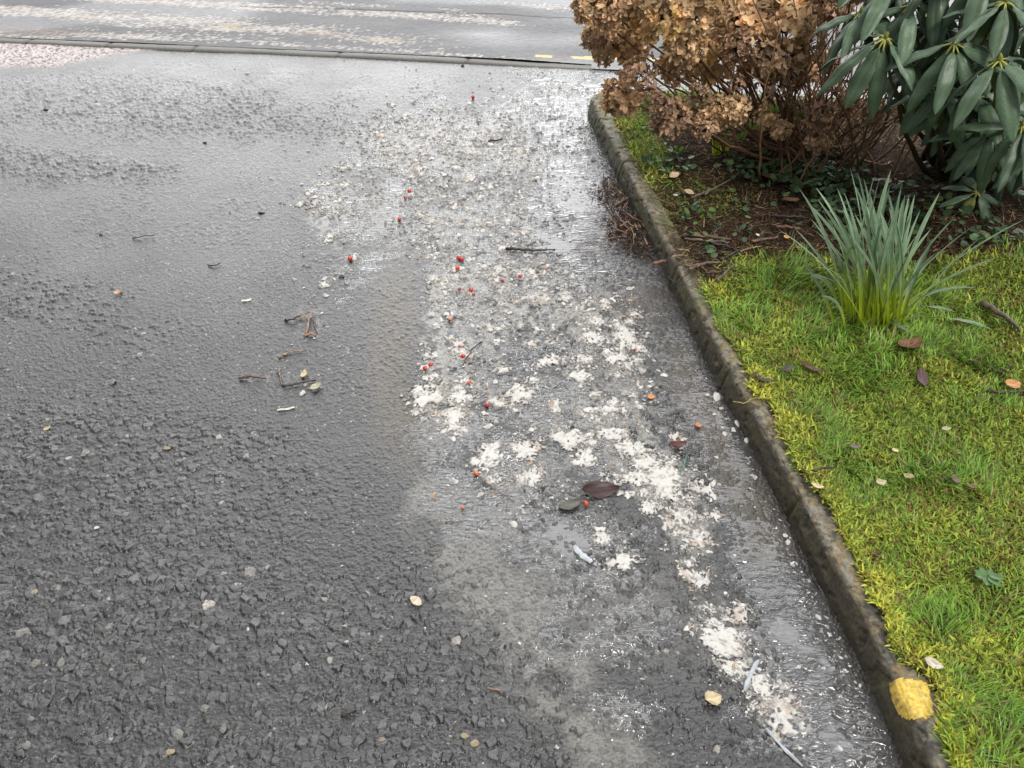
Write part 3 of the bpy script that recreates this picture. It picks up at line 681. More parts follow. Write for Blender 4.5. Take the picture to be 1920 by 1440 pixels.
# ------------------------------------------------------------------ sodden paper
def clump_mesh(seed, aspect, ragged, soil):
    n = 64
    g = np.linspace(-1.25, 1.25, n); X, Y = np.meshgrid(g, g); X, Y = X.ravel(), Y.ravel()
    wx = X + 0.5 * (fbm(X + seed, Y, 0.6, 3, seed) - 0.5); wy = Y + 0.5 * (fbm(X, Y + seed, 0.6, 3, seed + 1) - 0.5)
    r = np.sqrt(wx ** 2 + (wy / aspect) ** 2)
    f = 1 - r + ragged * (0.45 * fbm(X, Y, 0.5, 2, seed + 2) + 0.55 * fbm(X * 0.8, Y * 1.3, 0.16, 5, seed + 3) - 0.5) * 2
    hol = sm(0.60, 0.70, fbm(X, Y, 0.28, 4, seed + 4)) * 0.35
    f = f - hol - 0.42 * sm(0.62, 0.72, fbm(X + 2 * seed, Y, 0.12, 3, seed + 11))
    swirl = fbm(wx * 0.6, wy * 2.2, 0.22, 3, seed + 6)
    fib = 1 - np.abs(2 * swirl - 1)
    fib2 = 1 - np.abs(2 * fbm(wx * 2.4, wy * 0.9, 0.25, 3, seed + 7) - 1)
    body = np.sqrt(np.clip(f, 0, 1))
    hgt = body * (0.25 + 0.65 * fib ** 2 + 0.5 * fib2 ** 2)
    z = np.where(f > 0, hgt, -0.15) * 0.15
    V = np.stack([X, Y, z], 1)
    thin = sm(0.0, 0.50, f * (0.45 + 1.0 * fib))[:, None]
    st = np.clip(sm(0.50, 0.68, fbm(X, Y, 0.8, 3, seed + 9)) * soil, 0, 1)[:, None]
    c = np.array([0.12, 0.113, 0.104]) * (1 - thin) + np.array([0.58, 0.565, 0.535]) * thin
    c = c * (1 - st) + st * np.array([0.40, 0.30, 0.22])
    gy = (sm(0.6, 0.1, fib) * 0.85)[:, None]  # shade in the creases between fibres, painted into the colour as grey
    c = c * (1 - gy) + gy * np.array([0.17, 0.155, 0.135])
    V, q, (c,) = masked(V, gridquads(n, n), f > -0.07, c)
    return build('paper_clump', V, q, None, c, M['paper'], link=False)
CL = [clump_mesh(300 + 13 * k, random.uniform(0.5, 0.95), random.uniform(0.65, 1.1), random.choice([0.1, 0.2, 0.35, 0.6])) for k in range(26)]
GP = 'sodden paper clumps in the gutter'
SMALL = 'small scrap of white sodden paper in the grey water'
def clump(px, py, w, h, label, me=None, ang=None, name='paper_clump'):
    o = place(name, me or random.choice(CL))
    p = GB(px, py)
    d = p[1] * cT + H * sT
    sx = 0.5 * w * d / F; sy = min(0.5 * h * d / F / (H / math.hypot(p[1], H)) , sx * 1.3)
    o.location = (p[0], p[1], p[2] + 0.0012)
    o.scale = (sx, sy / 0.72, 0.5 * (sx + sy) * random.uniform(0.55, 0.9))
    o.rotation_euler = (0, 0, random.uniform(-0.6, 0.6) + random.choice([0, math.pi]) if ang is None else ang)
    tag(o, label, 'paper clump', GP)
    return o
NAMED = [(800, 742, 80, 55, 'wide white paper clump on the left, just below the red pair of berries'), (848, 778, 62, 34, 'rounded white paper clump just right of the wide clump below the red pair'),
         (862, 745, 55, 28, 'flat white paper clump just above the rounded clump at the left of the flow'), (852, 803, 56, 36, 'smooth white paper clump lowest on the left edge of the flow above open grey water'),
         (985, 838, 66, 36, 'white paper clump with an ochre stain at its middle, in the centre of the flow'), (915, 852, 60, 60, 'speckled cream paper clump beside clear water above the orange berry'),
         (1000, 888, 40, 44, 'ragged upright white paper clump directly under the ochre stained clump'), (1062, 820, 70, 40, 'lumpy white paper clump right of the ochre stained clump'),
         (1097, 855, 48, 38, 'round white paper clump with a buff centre above the big brown leaf'), (975, 735, 56, 46, 'loose beige paper clump in the middle of the flow'),
         (1112, 632, 44, 40, 'bright white paper clump left of the dark ripple in the upper right flow'), (1152, 662, 60, 40, 'white ragged paper clump right of the dark gap in the flow'),
         (1180, 630, 70, 44, 'spread white paper clump highest on the gutter side of the flow'), (1097, 668, 36, 24, 'oval white paper clump beside the dark gap in the flow'),
         (1085, 700, 48, 24, 'long white paper clump under the oval clump beside the dark gap'), (1032, 672, 70, 36, 'broad white paper clump left of the oval clump by the dark gap'),
         (1142, 762, 58, 20, 'narrow pale paper clump lying alone on dark gritty asphalt'), (1325, 910, 52, 44, 'bright white paper clump beside the brown silt near the kerb'),
         (1165, 1046, 80, 44, 'bright white paper clump next to the pale paper strip in still water'), (1128, 1008, 36, 34, 'small pink tinged paper clump above the bright clump by the pale strip'),
         (1470, 1340, 96, 84, 'large wrinkled cream paper wad beside the long white strip, lowest on the right'), (1355, 1196, 110, 56, 'large soiled paper wad with orange flecks near the kerb'),
         (1378, 1243, 80, 44, 'soiled paper wad under the large orange flecked wad'), (1340, 1163, 46, 24, 'clean white paper scrap on top of the large orange flecked wad'),
         (1388, 1146, 52, 34, 'clean white paper clump above the large soiled wad, towards the kerb'), (1425, 1283, 60, 40, 'torn paper clump between the soiled wads and the wrinkled cream wad'),
         (1316, 1082, 40, 50, 'bluish white paper clump standing alone below the long trail of pulp'), (1276, 962, 60, 46, 'white paper clump at the lower end of the long trail by the brown silt'),
         (1310, 1002, 54, 44, 'cream paper clump below the lower end of the long trail'), (1220, 945, 34, 30, 'small white paper clump right of the big brown leaf'), (1285, 1068, 34, 28, 'small torn paper clump left of the bluish white clump')]
for (a, b, w, h, lab) in NAMED: clump(a, b, w, h, lab)
CREAM = [(1180, 832, 76, 40), (1212, 862, 84, 42), (1245, 892, 90, 50), (1262, 925, 74, 40), (1150, 805, 60, 34), (1195, 895, 60, 34)]
for q in CREAM: clump(*q, 'white paper clump in the long trail of pulp beside the brown silt')
# random clumps where the pulp is dense
cnt = 0; tries = 0
while cnt < 190 and tries < 30000:
    tries += 1
    a, b = random.uniform(540, 1560), random.uniform(170, 1400)
    d = float(pulp_density(np.array([a]), np.array([b]))[0])
    p = G(a, b)
    if kerb_dist(p[:1], p[1:2])[0] > -0.05: continue
    if random.random() > max(d, 0) ** 1.6: continue
    w = random.uniform(10, 25) * (0.55 + 0.6 * min(1, b / 700)) * (1.25 if random.random() < 0.2 else 1)
    clump(a, b, w, w * random.uniform(0.4, 0.75), SMALL); cnt += 1
def flecks():
    px = rng.uniform(430, 1640, 210000); py = rng.uniform(110, 1430, 210000)
    d = pulp_density(px, py) + 0.02
    u = (px - 960) / F; v = (720 - py) / F; t = -H / (-sT + v * cT); x, y = u * t, (cT + v * sT) * t
    cl = fbm(x, y, 0.10, 4, 401)
    gut = brush(px, py, [(1420, 870, 22, 180, -27, 0.10), (1560, 1200, 30, 220, -27, 0.08), (1380, 780, 30, 70, -25, 0.12)])
    ok = rng.random(len(px)) < np.clip(d, 0, 1) ** 1.2 * sm(0.34, 0.58, cl) * (0.45 + 0.5 * (py < 520)) + gut * 0.8 + 0.0008 * (px > 480)
    ok &= (kerb_dist(x, y) < -0.015) & (road_t(x, y) < -0.02)
    x, y, px, py = x[ok], y[ok], px[ok], py[ok]
    hx = np.array([(o.location.x, o.location.y, o.scale.x, o.scale.y) for o in bpy.data.objects if o.name.startswith('paper_clump')])
    rep = hx[rng.integers(0, len(hx), 9000)]; aa = rng.uniform(0, 6.283, 9000); rr0 = np.abs(rng.normal(0.95, 0.30, 9000))
    x = np.concatenate([x, rep[:, 0] + rep[:, 2] * rr0 * np.cos(aa)]); y = np.concatenate([y, rep[:, 1] + 0.8 * rep[:, 3] * rr0 * np.sin(aa)])
    px, py = PIX(x, y); n = len(x)
    zb = base_z(x, y)
    k = 9
    th = np.arange(k) * 2 * math.pi / k
    dep = y * cT + H * sT
    r = dep / F * rng.gamma(1.7, 1.05, n) * (0.9 + 0.2 * (y < 2.4))
    r = np.clip(r, 0.0010, 0.013)
    a = rng.uniform(0, 6.283, n); el = rng.uniform(0.45, 1.0, n)
    rr = r[:, None] * rng.uniform(0.3, 1.45, (n, k))
    lx, ly = rr * np.cos(th), rr * np.sin(th) * el[:, None]
    ca, sa = np.cos(a)[:, None], np.sin(a)[:, None]
    ox, oy = lx * ca - ly * sa, lx * sa + ly * ca
    zt = zb + rng.uniform(0.0012, 0.0030, n)
    ring = np.stack([x[:, None] + ox, y[:, None] + oy, np.repeat(zt[:, None], k, 1) - 0.0006], -1)
    ring2 = np.stack([x[:, None] + 0.55 * ox, y[:, None] + 0.55 * oy, zt[:, None] + r[:, None] * rng.uniform(0.0, 0.55, (n, k))], -1)
    cen = np.stack([x, y, zt + 0.35 * r], -1)[:, None, :]
    V = np.concatenate([ring, ring2, cen], 1); K = 2 * k + 1
    i = np.arange(k); j = (i + 1) % k
    b = (np.arange(n) * K)[:, None, None]
    Q = (b + np.stack([i, j, j + k, i + k], -1)[None]).reshape(-1, 4)
    T = (b + np.stack([i + k, j + k, np.full(k, 2 * k)], -1)[None]).reshape(-1, 3)
    w = rng.random((n, 1)); c = np.array([0.60, 0.58, 0.55]) * (0.22 + 0.85 * w)
    c = np.where(rng.random((n, 1)) < 0.035, np.array([0.36, 0.25, 0.16]), c)
    tag(build('paper_flecks', V.reshape(-1, 3), Q, T, np.repeat(c, K, 0), M['paper']), 'fine white flecks of paper pulp strewn through the running water', 'paper pulp', kind='stuff')
flecks()
def strip(pts, w, label, colr=(0.40, 0.43, 0.46), name='paper_strip', z0=0.004, cat='paper strip'):
    P = np.array([GB(a, b) for a, b in pts]); P, _ = resample(P, 0.003, 2)
    n = len(P); T = np.gradient(P, axis=0); T[:, 2] = 0; T /= np.linalg.norm(T, axis=1)[:, None]
    Nn = np.stack([-T[:, 1], T[:, 0], 0 * T[:, 0]], 1)
    t = np.linspace(0, 1, n); ww = 0.8 * w * np.sin(np.pi * (0.04 + 0.9 * t)) ** 0.3 * (0.75 + 0.5 * vnoise(t * 7, t * 0 + w * 999, 3))
    rows = []
    for kx, zz in ((-1, 0), (-0.5, 0.5), (0, 1), (0.5, 0.5), (1, 0)):
        rows.append(P + Nn * (kx * 0.5 * ww * (1 + 0.3 * (rng.random(n) - 0.5)))[:, None] + np.array([0, 0, 1]) * (z0 + 0.003 * zz + 0.0012 * np.sin(9 * t + kx))[:, None])
    V = np.stack(rows, 1).reshape(-1, 3)
    ce = P.mean(0)
    c = np.asarray(colr)[None] * (0.8 + 0.35 * fbm(V[:, 0], V[:, 1], 0.012, 3, 9))[:, None]
    o = build(name, V - ce, gridquads(n, 5), None, c, M['paper']); o.location = ce
    return tag(o, label, cat)
strip([(1438, 1362), (1468, 1395), (1508, 1434)], 0.010, 'long bluish white paper strip lying below the wrinkled cream wad')
strip([(1076, 1022), (1090, 1036), (1110, 1052)], 0.020, 'short pale paper strip in still water beside a bright white clump')
strip([(1397, 1292), (1408, 1262), (1424, 1232)], 0.011, 'folded bluish paper shred beside the soiled wads')
strip([(520, 770), (538, 768), (553, 765)], 0.010, 'pale flat paper scrap alone on the dark asphalt on the left', (0.66, 0.64, 0.55))
strip([(453, 566), (462, 565), (472, 563)], 0.009, 'cream paper scrap on dark asphalt well left of the twig heap', (0.72, 0.71, 0.60))

# ------------------------------------------------------------------ berries
def berry_mesh(seed, colr):
    mb = MB(); n, k = 7, 10
    ph = np.linspace(0.02, math.pi - 0.02, n); th = np.arange(k) * 2 * math.pi / k
    r = 1 - 0.06 * np.cos(2 * ph)
    V = np.stack([r[:, None] * np.sin(ph)[:, None] * np.cos(th), r[:, None] * np.sin(ph)[:, None] * np.sin(th), 0.93 * r[:, None] * np.cos(ph)[:, None] + 0 * th], -1).reshape(-1, 3)
    i = np.arange(n * k).reshape(n, k); j = np.roll(i, -1, 1)
    Q = np.stack([i[:-1], i[1:], j[1:], j[:-1]], -1).reshape(-1, 4)
    cap = np.repeat((np.arange(n) < 1), k)[:, None]
    mb.add(V, Q, None, np.where(cap, np.array([0.05, 0.02, 0.01]), np.asarray(colr)))
    return mb.out('berry', M['berry'], link=False)
BR = [berry_mesh(1, (0.50, 0.035, 0.025)), berry_mesh(2, (0.58, 0.07, 0.03)), berry_mesh(3, (0.62, 0.17, 0.05))]
bl = [(657, 488, 6, 0, 'dark red berry alone on the left beyond the brown bare channel'), (860, 484, 6, 0, 'topmost red berry of the pair at the upper left of the pulp'), (866, 487, 6, 0, 'red berry touching the topmost one at the upper left of the pulp'),
      (858, 504, 6, 1, 'red berry just below the touching pair at the upper left of the pulp'), (883, 544, 6, 1, 'orange red berry beside black bits in the upper pulp'), (888, 552, 4, 0, 'tiny red berry below the orange red one in the upper pulp'), (862, 542, 4, 0, 'tiny dark red berry left of the black bits in the upper pulp'),
      (975, 517, 5, 0, 'red berry furthest right in the upper pulp'), (942, 525, 4, 1, 'small orange berry left of the one furthest right in the upper pulp'), (868, 669, 6, 0, 'red berry beside the thin black twig in the pulp'), (797, 692, 6, 0, 'left berry of the red pair at the left edge of the flow'),
      (808, 685, 6, 0, 'right berry of the red pair at the left edge of the flow'), (879, 718, 5, 1, 'orange red berry on a small white clump under the twig'), (913, 760, 6, 0, 'red berry right of the rounded white clump'), (845, 600, 5, 2, 'orange berry resting on white pulp left of centre'),
      (768, 360, 5, 0, 'pinkish red berry beside the far brown channel'), (760, 372, 4, 0, 'small red berry below the pinkish one beside the far brown channel'), (749, 412, 5, 1, 'faint red berry lying on white pulp in the far flow'), (893, 889, 7, 2, 'orange berry at the end of a wet stalk left of the big brown leaf'), (1099, 943, 7, 1, 'bright orange red berry in front of the big brown leaf'),
      (862, 650, 4, 0, 'faint pink berry just above the twig in the pulp'), (868, 952, 5, 2, 'pale orange berry alone in clear water left of the big brown leaf'), (1192, 652, 4, 0, 'dull red berry on the clump at the gutter side'), (887, 183, 5, 0, 'pink berry far up the driveway near the road')]
for (a, b, r, k, lab) in bl:
    o = place('berry', BR[k]); p = GB(a, b); d = p[1] * cT + H * sT
    s = 0.72 * r * d / F; o.scale = (s, s, s); o.location = (p[0], p[1], p[2] + s * 0.85 + 0.002); o.rotation_euler = (random.uniform(-1.5, 1.5), random.uniform(-1.5, 1.5), random.uniform(0, 6))
    tag(o, lab, 'berry', 'red berries in the pulp')

# ------------------------------------------------------------------ twigs, leaves, loose stones
def twig(pts, r, label, colr, where='d', group=None, forks=0, lift=0.0, name='twig'):
    f = GB if where == 'd' else GL
    P = np.array([f(a, b) for a, b in pts]); P[:, 2] += r + lift + ((0.013 if 'gutter debris' in label else 0.002) if where == 'd' else 0.014)
    Q, _ = resample(P, max(0.006, np.linalg.norm(P[-1] - P[0]) / 14), 1)
    if len(Q) < 3: Q = np.array([P[0], 0.5 * (P[0] + P[-1]), P[-1]])
    Q = np.concatenate([Q, P[-1:]]); Q += rng.normal(0, 0.0012, Q.shape); Q[:, 2] += 0.006 * np.sin(np.linspace(0, 3.1, len(Q))) * random.random()
    mb = MB(); n = len(Q)
    rr = r * np.linspace(1.0, 0.55, n) * (1 + 0.25 * (rng.random(n) - 0.5))
    cc = np.asarray(colr)[None] * rng.uniform(0.7, 1.3, (n, 1))
    mb.tube(Q, rr, cc, 7, 0.3)
    for _ in range(forks):
        i = random.randrange(1, n - 1); a = Q[i]; v = (Q[-1] - Q[0]); v /= np.linalg.norm(v)
        e = a + 0.04 * (v * 0.7 + np.array([random.uniform(-.8, .8), random.uniform(-.8, .8), 0.15]))
        mb.tube(bez(a, 0.5 * (a + e) + rng.normal(0, 0.004, 3), e, 5), np.linspace(0.5, 0.25, 5) * r, colr, 5)
    ce = Q[n // 2].copy(); ce[2] -= r
    o = mb.out(name, M['wood'], off=ce); o.location = ce
    return tag(o, label, 'twig', group)
DK, RD, TN, GYB = (0.035, 0.024, 0.018), (0.13, 0.060, 0.040), (0.28, 0.18, 0.09), (0.10, 0.075, 0.055)
tw = [([(1153, 386), (1188, 366)], 0.005, 'straight reddish brown stick leaning in the gutter debris at the kerb', RD, 'd'), ([(1153, 397), (1165, 415), (1181, 434)], 0.005, 'thick brown stick lying along the gutter debris heap', RD, 'd'),
      ([(1150, 430), (1163, 436), (1176, 441)], 0.005, 'short purplish stick at the lower end of the gutter debris heap', RD, 'd'), ([(1176, 402), (1186, 410), (1202, 416)], 0.005, 'brown stick in the gutter debris pointing at the kerb', RD, 'd'), ([(1163, 424), (1175, 416), (1188, 424)], 0.003, 'thin curved stem across the gutter debris heap', TN, 'd'),
      ([(1182, 425), (1188, 440), (1188, 456)], 0.002, 'thin tan stalk hanging below the gutter debris heap', TN, 'd'), ([(1141, 340), (1143, 352), (1139, 358)], 0.002, 'thin pale root at the top of the gutter debris', TN, 'd'), ([(1205, 420), (1214, 430)], 0.005, 'stubby brown bark piece touching the kerb by the gutter debris', RD, 'd'),
      ([(1150, 415), (1155, 424), (1156, 430)], 0.002, 'short tan stem at the water side of the gutter debris', TN, 'd'), ([(1160, 372), (1152, 384), (1155, 400)], 0.002, 'thin dark stem on the water side of the gutter debris', DK, 'd'), ([(1190, 395), (1196, 405), (1204, 402)], 0.003, 'bent dark twig beside the kerb at the gutter debris', DK, 'd'), ([(1168, 400), (1180, 404), (1184, 396)], 0.003, 'dark twig in the middle of the gutter debris heap', DK, 'd'),
      ([(1225, 504), (1245, 500), (1266, 496)], 0.006, 'pinkish brown stalk bridging from the kerb over the gutter', (0.22, 0.10, 0.07), 'd', 0.03),
      ([(1253, 520), (1262, 535), (1271, 546)], 0.002, 'thin black stems leaning on the kerb face', DK, 'd', 0.02),
      ([(948, 465), (990, 468), (1040, 467)], 0.006, 'long black knobbly stick lying across the pulp flow', DK, 'd'), ([(915, 264), (930, 263), (943, 260)], 0.006, 'short dark stick far up the wet driveway', DK, 'd'),
      ([(903, 640), (885, 655), (868, 685)], 0.0025, 'thin black twig running down through the white pulp', DK, 'd'), ([(885, 880), (905, 903), (930, 920), (965, 940)], 0.002, 'thin wet stalk curving through the pulp to the left of the big leaf', GYB, 'd'),
      ([(524, 698), (526, 712), (530, 727)], 0.004, 'stub of dark twig standing at the left end of the bent black stick', GYB, 'd'), ([(530, 727), (560, 722), (592, 714)], 0.004, 'bent black stick on the left asphalt with a pale leaf at its end', DK, 'd'),
      ([(448, 712), (475, 711), (500, 713)], 0.004, 'dark red twig with white scraps on the left asphalt', (0.09, 0.035, 0.03), 'd'), ([(534, 602), (548, 606), (563, 594)], 0.004, 'black bent twig left of the small twig heap on the asphalt', DK, 'd'),
      ([(575, 628), (579, 610), (584, 592)], 0.004, 'pink brown strip of bark standing in the small twig heap', (0.24, 0.14, 0.10), 'd'), ([(570, 632), (582, 628), (594, 632)], 0.004, 'orange brown bark strip across the foot of the small twig heap', (0.32, 0.17, 0.08), 'd'), ([(588, 590), (590, 610), (594, 625)], 0.003, 'grey brown stem on the right of the small twig heap', GYB, 'd'),
      ([(562, 600), (572, 597), (580, 601)], 0.003, 'tan splinter joining the small twig heap', TN, 'd'), ([(522, 672), (545, 662), (570, 660)], 0.003, 'pale crumbled stem below the small twig heap', TN, 'd'), ([(390, 498), (402, 501), (414, 495)], 0.003, 'small dark twig alone on the left asphalt beyond the twig heap', DK, 'd'),
      ([(915, 1289), (926, 1291), (937, 1293)], 0.002, 'pink brown matchstick twig on rough asphalt at the bottom', (0.26, 0.14, 0.11), 'd'), ([(640, 1345), (655, 1340), (668, 1335)], 0.004, 'dark splinter on rough asphalt near the bottom edge', DK, 'd'), ([(836, 979), (852, 979), (867, 977)], 0.0018, 'thin grey stem lying in the silt left of the still water', GYB, 'd'), ([(248, 450), (268, 447), (290, 443)], 0.0022, 'thin curved black stem on the far left asphalt', DK, 'd'),
      ([(1281, 451), (1320, 455), (1368, 458)], 0.006, 'long straight brown stick nearest the kerb on the bed', RD, 'l'), ([(1283, 457), (1330, 462), (1366, 464)], 0.005, 'dark stick lying just under the long straight stick on the bed', GYB, 'l'), ([(1290, 449), (1320, 451)], 0.004, 'short brown stick on top of the long straight stick', RD, 'l'),
      ([(1335, 466), (1360, 470), (1379, 477)], 0.005, 'curved dark stick below the two long sticks on the bed', DK, 'l'), ([(1290, 515), (1320, 506), (1352, 502)], 0.006, 'thick dark stick at the edge of the grass by the kerb', GYB, 'l'), ([(1283, 508), (1306, 506), (1330, 503)], 0.005, 'brown stick lying against the thick dark stick by the grass', RD, 'l'),
      ([(1343, 536), (1360, 520), (1376, 507)], 0.006, 'slanting dark stick stuck in the grass edge', GYB, 'l'), ([(1323, 522), (1345, 521), (1364, 517)], 0.004, 'thin dark stick between the thick stick and the slanting one', DK, 'l'), ([(1329, 451), (1338, 440), (1347, 427)], 0.003, 'thin stick propped up the bed above the long straight stick', DK, 'l'), ([(1333, 452), (1342, 441), (1350, 432)], 0.003, 'second thin propped stick right of the first on the bed', GYB, 'l'),
      ([(1350, 497), (1372, 487), (1394, 474)], 0.006, 'forked dark stick rising right above the grass edge', DK, 'l'), ([(1407, 461), (1430, 459), (1457, 455)], 0.006, 'brown stick left of the strap leaved clump', RD, 'l'), ([(1453, 436), (1475, 438), (1500, 441)], 0.007, 'thick reddish log-like stick touching the strap leaves', RD, 'l'), ([(1444, 413), (1475, 418), (1505, 416)], 0.005, 'dark stick above the thick reddish stick behind the strap leaves', DK, 'l'),
      ([(1294, 381), (1315, 372), (1332, 364)], 0.006, 'grey stick lying across the moss patch on the bed', GYB, 'l'), ([(1320, 372), (1370, 345), (1420, 305)], 0.004, 'long thin dark branch slanting under the brown shrub', GYB, 'l'), ([(1265, 476), (1285, 478), (1298, 483)], 0.003, 'pale thin root at the kerb edge of the bed', TN, 'l'), ([(1258, 489), (1275, 488), (1289, 488)], 0.003, 'straight tan stem crossing the kerb top', TN, 'l'), ([(1225, 378), (1245, 388), (1262, 392)], 0.003, 'thin brown stem on the mossy kerb edge', RD, 'l'),
      ([(1590, 300), (1625, 312), (1655, 318), (1668, 312)], 0.005, 'pale crooked root on the dark soil under the big leaves', TN, 'l'), ([(1385, 480), (1400, 476), (1425, 470)], 0.003, 'tan thin stem at the top edge of the grass', TN, 'l'),
      ([(1520, 892), (1545, 888), (1570, 886)], 0.0035, 'black twig lying from moss over the kerb edge', DK, 'l'), ([(1845, 742), (1870, 747), (1925, 742)], 0.004, 'dark curved twig in the lawn under the tan leaf', DK, 'l'), ([(1868, 708), (1880, 702), (1892, 696)], 0.004, 'small black stick in the grass above the tan leaf', DK, 'l'), ([(1835, 580), (1880, 605), (1905, 630)], 0.009, 'gnarled brown root end at the right edge of the lawn', GYB, 'l'),
      ([(1372, 761), (1392, 766), (1412, 754), (1450, 756), (1462, 762)], 0.0014, 'thin yellow runner draped over the kerb', (0.33, 0.28, 0.06), 'l'), ([(1275, 886), (1284, 866), (1292, 842)], 0.002, 'thin green stem standing at the edge of the brown silt', (0.10, 0.24, 0.16), 'd'),
      ([(1630, 1048), (1648, 1056), (1662, 1064)], 0.002, 'short dark red stem at the kerb side of the moss', (0.08, 0.03, 0.03), 'l'), ([(1812, 690), (1830, 682), (1845, 674)], 0.003, 'thin brown stick low in the grass right of the shrub leaves', GYB, 'l')]
for q in tw:
    pts, r, lab, c, wh = q[:5]
    if len(pts) == 2: pts = [pts[0], ((pts[0][0] + pts[1][0]) / 2 + random.uniform(-2, 2), (pts[0][1] + pts[1][1]) / 2 + random.uniform(-1, 1)), pts[1]]
    twig(pts, r, lab, c, wh, 'fallen twigs', forks=1 if 'fork' in lab or 'knobbly' in lab else 0, lift=q[5] if len(q) > 5 else 0)

def leaf_mesh(L, W, colr, curl=0.3, ribs=0.0, fold=0.25, seed=0, mat='deadleaf', rib_c=None, jag=0.05, name='leaf', link=False, parent=None):
    n, m = 15, 9
    t = np.linspace(0, 1, n); s = np.linspace(-1, 1, m); T, S = np.meshgrid(t, s, indexing='ij')
    prof = np.sin(np.pi * T ** 0.85) ** 0.75 * (1 + jag * np.sin(23 * T + seed))
    X = (T - 0.5) * L; Y = S * prof * 0.5 * W
    Z = fold * np.abs(Y) + curl * L * (T - 0.5) ** 2 * 1.6 + 0.012 * L * np.sin(7 * T + 3 * S + seed) + ribs * 0.03 * L * np.cos(S * 9)
    rv = 1 - 0.35 * (ribs > 0) * (0.5 + 0.5 * np.cos(S * 9 + 3.1)); mr = np.exp(-(S / 0.12) ** 2)
    c = np.asarray(colr)[None, None] * rv[..., None] * (0.85 + 0.3 * fbm(X + seed, Y, L * 0.2, 3, 5))[..., None]
    if rib_c is not None: c = c * (1 - mr[..., None] * 0.8) + mr[..., None] * 0.8 * np.asarray(rib_c)
    V = np.stack([X, Y, Z], -1).reshape(-1, 3)
    n0 = len(V); th = 0.0006
    V2 = V - np.array([0, 0, th])
    q = gridquads(n, m)
    return build(name, np.concatenate([V, V2]), np.concatenate([q, q[:, ::-1] + n0]), None, np.concatenate([c.reshape(-1, 3)] * 2), M[mat], parent, link=link)
